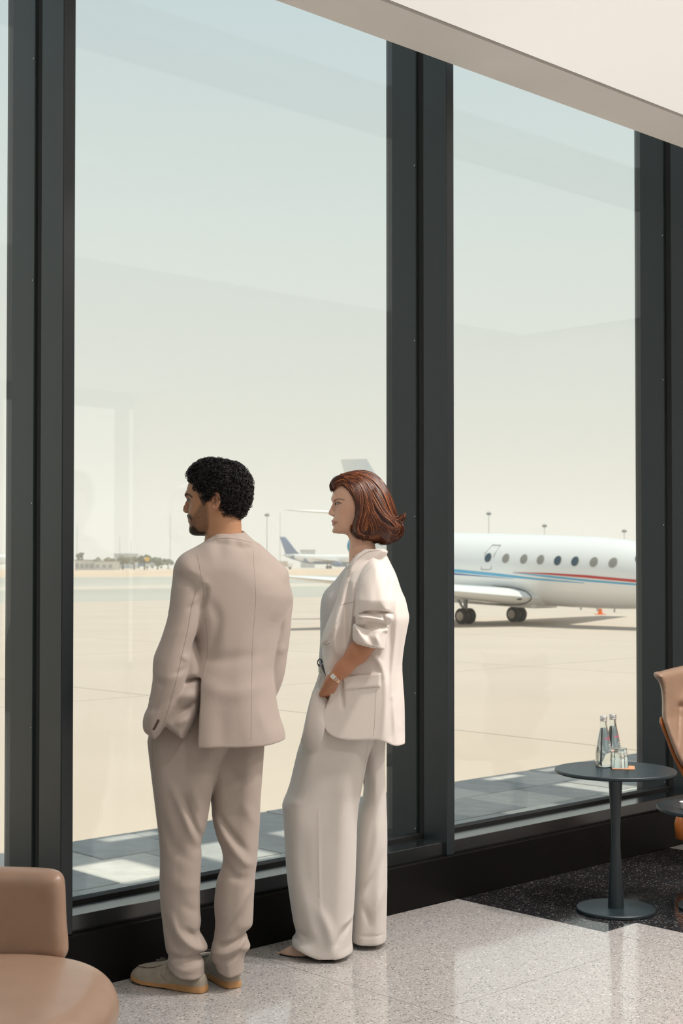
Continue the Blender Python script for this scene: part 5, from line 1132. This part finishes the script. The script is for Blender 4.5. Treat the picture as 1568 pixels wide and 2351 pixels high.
# --- vest under the jacket
g = Grid((-.14, 5.38, 1.02), (.06, 5.66, 1.52), .0045)
vs = [(802, 1296), (785, 1312), (771, 1330), (754, 1348), (745, 1358), (738, 1375), (735, 1400), (735, 1430), (735, 1470), (733, 1500), (732, 1520), (734, 1550), (770, 1560), (800, 1480), (815, 1380), (820, 1310)]
V_ = puff(g, pxpoly(vs, 5.50, 3), 5.50, .10, .07); sdf_obj('vest', V_, g, M_VEST, wom, WBASE, 1)
# --- wide trousers
g = Grid((-.26, 5.22, .012), (.22, 5.74, 1.10), .0050)
fl = [(738, 1520), (733, 1540), (727, 1562), (711, 1608), (694, 1687), (682, 1726), (664, 1799), (650, 1838), (648, 1850), (651, 1882), (657, 1990), (664, 2052), (673, 2112), (679, 2137), (674, 2147), (669, 2165), (662, 2300), (812, 2300), (810, 2172), (808, 2151), (815, 2048), (819, 1933), (822, 1864), (834, 1795), (846, 1737), (861, 1694), (872, 1600), (862, 1520)]
L1 = puff(g, pxpoly(fl, WD - .01, 3), lambda X, Z: np.interp(Z, [0, .5, 1.0], [5.42, 5.42, 5.44]).astype(np.float32), lambda X, Z: np.interp(Z, [0, .3, .6, .85, 1.05], [.115, .105, .10, .105, .10]).astype(np.float32), .075)
L1 = cut_below(g, L1, [(640, 2160), (669, 2166), (696, 2172), (712, 2179), (728, 2185), (744, 2188), (775, 2186), (804, 2182), (830, 2178)], 5.42)
L1 = fold(g, L1, [([(660, 1845), (690, 1838)], 9, .006), ([(700, 1720), (680, 1790), (665, 1835)], 10, -.005), ([(715, 1640), (700, 1700)], 8, .006), ([(740, 1660), (700, 1760)], 14, .005), ([(730, 1850), (732, 1950), (734, 2060), (738, 2090)], 3, .0014), ([(690, 2090), (700, 2140), (720, 2165)], 14, -.007), ([(735, 2085), (755, 2130), (760, 2165)], 12, .007), ([(805, 2115), (785, 2140), (770, 2170)], 7, -.010), ([(808, 2105), (790, 2125)], 6, .006), ([(680, 2137), (700, 2145)], 6, -.006), ([(790, 1750), (780, 1900)], 22, .004), ([(690, 1900), (700, 2040)], 16, -.004)], 5.35)
pouch = ell(g, V3(724, 1655, 5.352), (.072, .074, .120))
pk_ = [(722, 1556), (733, 1570), (735, 1586), (743, 1600), (756, 1610), (746, 1630), (742, 1650), (746, 1672), (730, 1720), (686, 1716), (698, 1680), (712, 1612)]
pouch = smax(pouch, poly_d(g.X2, g.Z2, pxpoly(pk_, 5.29, 3))[:, None, :], .003)
L1 = smin(L1, pouch, .014); L1 = smax(L1, poly_d(g.X2, g.Z2, pxpoly(fl, 5.41, 3))[:, None, :] - .003, .006)
rl = [(820, 1600), (836, 1795), (822, 1864), (816, 1933), (812, 2040), (808, 2100), (806, 2300), (888, 2300), (887, 2162), (888, 2093), (889, 2025), (889, 1887), (884, 1772), (885, 1707), (892, 1600)]
L2 = puff(g, pxpoly(rl, 5.57, 3), 5.575, .095, .05)
L2 = cut_below(g, L2, [(780, 2163), (811, 2163), (850, 2164), (888, 2162), (910, 2162)], 5.54)
L2 = fold(g, L2, [([(870, 1900), (850, 1990), (830, 2030)], 10, .006), ([(830, 2050), (860, 2010), (880, 1960)], 10, -.006), ([(880, 2040), (850, 2110)], 9, .006), ([(835, 2080), (850, 2120)], 8, -.005), ([(812, 2146), (850, 2147), (886, 2146)], 2, -.002)], 5.5)
L = smin(L1, L2, .003)
tw, Vt, Ft = sdf_obj('trousers', L, g, M_CREAMT, wom, WBASE, 1); btw = bvh_of(Vt, Ft)
seam('crease', btw, [(730, 1860), (731, 1950), (733, 2060)], .0007, M_SEAMW, tw, WBASE, lift=-.0002)
seam('side_seam', btw, [(846, 1690), (840, 1740), (830, 1795), (821, 1860)], .0007, M_SEAMW, tw, WBASE)
pw = seam('pocket_edge', btw, [(738, 1552), (733, 1570), (733, 1585), (741, 1598), (753, 1608)], .0022, M_CREAM, tw, WBASE)
# belt and buckle
bl = MB(); bl.tube([v2w(V3(px, py, dp)) - WBASE for px, py, dp in ((733, 1516, 5.46), (738, 1523, 5.40), (743, 1534, 5.355), (750, 1546, 5.335), (770, 1556, 5.33))], [.006, .0085, .0085, .0085, .006], 8); bl.build('belt', M_BLACK, wom, smooth=True)
bk = [v2w(V3(734 + 5 * math.cos(a), 1521 + 8 * math.sin(a), 5.385 + .01 * math.cos(a))) - WBASE for a in np.linspace(0, 6.283, 20)]
MB().tube(bk, .0018, 6).build('buckle', M_BLACK, wom, smooth=True)
MB().tube([v2w(V3(px, py, 5.37)) - WBASE for px, py in ((741, 1522), (736, 1530), (735, 1538), (738, 1546))], .0020, 6).build('belt_loop', M_CREAM, wom, smooth=True)
# watch: case, dial and link bracelet round the wrist
arm_ax = (el - wr) / np.linalg.norm(el - wr); wc = wr + arm_ax * .010
t1v = np.cross(arm_ax, [0, 1, 0]); t1v /= np.linalg.norm(t1v); t2v = np.cross(arm_ax, t1v)
watch = empty('wristwatch'); watch.parent = wom; watch.location = v2w(wc) - WBASE
rw = .0275; acam = math.atan2(-t2v[1], -t1v[1]) if False else None
def wpt(a, r, s): return v2w(t1v * math.cos(a) * r + t2v * math.sin(a) * r + arm_ax * s)
# angle whose radial direction faces the viewer most
a0 = max(np.linspace(0, 6.283, 200), key=lambda a: -(t1v * math.cos(a) + t2v * math.sin(a))[1] + .35 * (t1v * math.cos(a) + t2v * math.sin(a))[2])
for k in range(26):
    a = a0 + 2 * math.pi * k / 26
    if abs(((a - a0 + math.pi) % (2 * math.pi)) - math.pi) < .42: continue
    lk = MB()
    for s in (-.0045, 0, .0045):
        da = .105; vv = [wpt(a - da, rw, s - .002), wpt(a + da, rw, s - .002), wpt(a + da, rw, s + .002), wpt(a - da, rw, s + .002), wpt(a - da * .8, rw + .0024, s - .0017), wpt(a + da * .8, rw + .0024, s - .0017), wpt(a + da * .8, rw + .0024, s + .0017), wpt(a - da * .8, rw + .0024, s + .0017)]
        lk.add(vv, [(0, 3, 2, 1), (4, 5, 6, 7), (0, 1, 5, 4), (1, 2, 6, 5), (2, 3, 7, 6), (3, 0, 4, 7)])
    lk.build('bracelet_link', M_GOLD if k % 2 else M_SILV, watch)
def wbox(name, w, l, r0, r1, m):
    c = t1v * math.cos(a0) + t2v * math.sin(a0); tt = -t1v * math.sin(a0) + t2v * math.cos(a0); b = MB()
    vv = [v2w(c * r + tt * x + arm_ax * y) for r in (r0, r1) for x, y in ((-w, -l), (w, -l), (w, l), (-w, l))]
    b.add(vv, [(0, 3, 2, 1), (4, 5, 6, 7), (0, 1, 5, 4), (1, 2, 6, 5), (2, 3, 7, 6), (3, 0, 4, 7)]); return b.build(name, m, watch)
wbox('watch_case', .0115, .0105, rw - .003, rw + .0055, M_GOLD); wbox('dial', .0078, .0072, rw + .0055, rw + .0060, mat('watch_dial', (.55, .60, .62), .2))
wbox('watch_hand', .0005, .005, rw + .0060, rw + .0064, M_BLACK)
# --- pumps
def pump(heel, toe, flare):
    hv_, tv = np.array(heel), np.array(toe); L = np.linalg.norm(tv - hv_); ax = (tv - hv_) / L; r = empty('pump'); r.parent = wom; base = v2w(np.array([hv_[0], hv_[1], 0])); r.location = base - WBASE
    aw = v2w(ax); r.rotation_euler = (0, 0, math.atan2(aw[1], aw[0]))
    gg = Grid((-.01, -.05, .0), (L + .01, .05, .11), .0028)
    hw_ = np.interp(gg.x, np.array([-.01, 0, .03, .09, .15, .19, .22, .245, .25]) / .25 * L, [.004, .02, .027, .027, .034, .032, .020, .005, .001]).astype(np.float32)[:, None, None]
    zb = np.interp(gg.x, np.array([0, .04, .10, .16, .25]) / .25 * L, [.046, .040, .018, .004, .005]).astype(np.float32)[:, None, None]
    zt = np.interp(gg.x, np.array([0, .04, .10, .15, .19, .23, .25]) / .25 * L, [.098, .090, .060, .058, .047, .024, .012]).astype(np.float32)[:, None, None]
    zc = zb; F = np.sqrt((gg.Y / hw_) ** 2 + (np.maximum(gg.Z - zc, 0) / np.maximum(zt - zc, .004)) ** 2) - 1; F = np.maximum(F * .02, zb - gg.Z)
    F = smax(F, -ell(gg, (.075 / .25 * L, 0, .10), (.080, .022, .045)), .003)
    V_, F_ = nets(F, gg); mesh_obj('upper', relax(V_, F_, 1), F_, M_NUDE, r, smooth=True)
    so_ = MB(); xs = np.linspace(.002, L - .002, 24); f_ = lambda x: float(np.interp(x, gg.x, hw_[:, 0, 0])); z_ = lambda x: float(np.interp(x, gg.x, zb[:, 0, 0]))
    so_.rings([[(x, -f_(x), z_(x) - .004), (x, f_(x), z_(x) - .004), (x, f_(x) * .96, z_(x) + .001), (x, -f_(x) * .96, z_(x) + .001)] for x in xs]); so_.build('sole', M_BLACK, r)
    MB().tube([(.022, 0, .0), (.020, 0, .02), (.016, 0, .044)], [.006, .007, .016], 12).build('heel', M_BLACK, r)
pump(V3(790, 2190, 5.41), V3(641, 2188, 5.425), 0); pump(V3(872, 2163, 5.585), V3(750, 2160, 5.62), 0)

# ================================================================== desert haze over the field
hz = bpy.data.materials.new('haze'); hz.use_nodes = True; n = hz.node_tree.nodes; n.clear(); ho = n.new('ShaderNodeOutputMaterial'); hs = n.new('ShaderNodeVolumeScatter')
hs.inputs['Color'].default_value = (1, .985, .95, 1); hs.inputs['Density'].default_value = .0008; hs.inputs['Anisotropy'].default_value = 0.0; SC.cycles.volume_bounces = 3
hz.node_tree.links.new(hs.outputs[0], ho.inputs['Volume'])
hb = MB().box(-700, 1300, 110, 900, -.03, 45).build('haze', hz); hb['kind'] = 'stuff'; tag(hb, 'pale dusty haze hanging over the far airfield', 'haze')
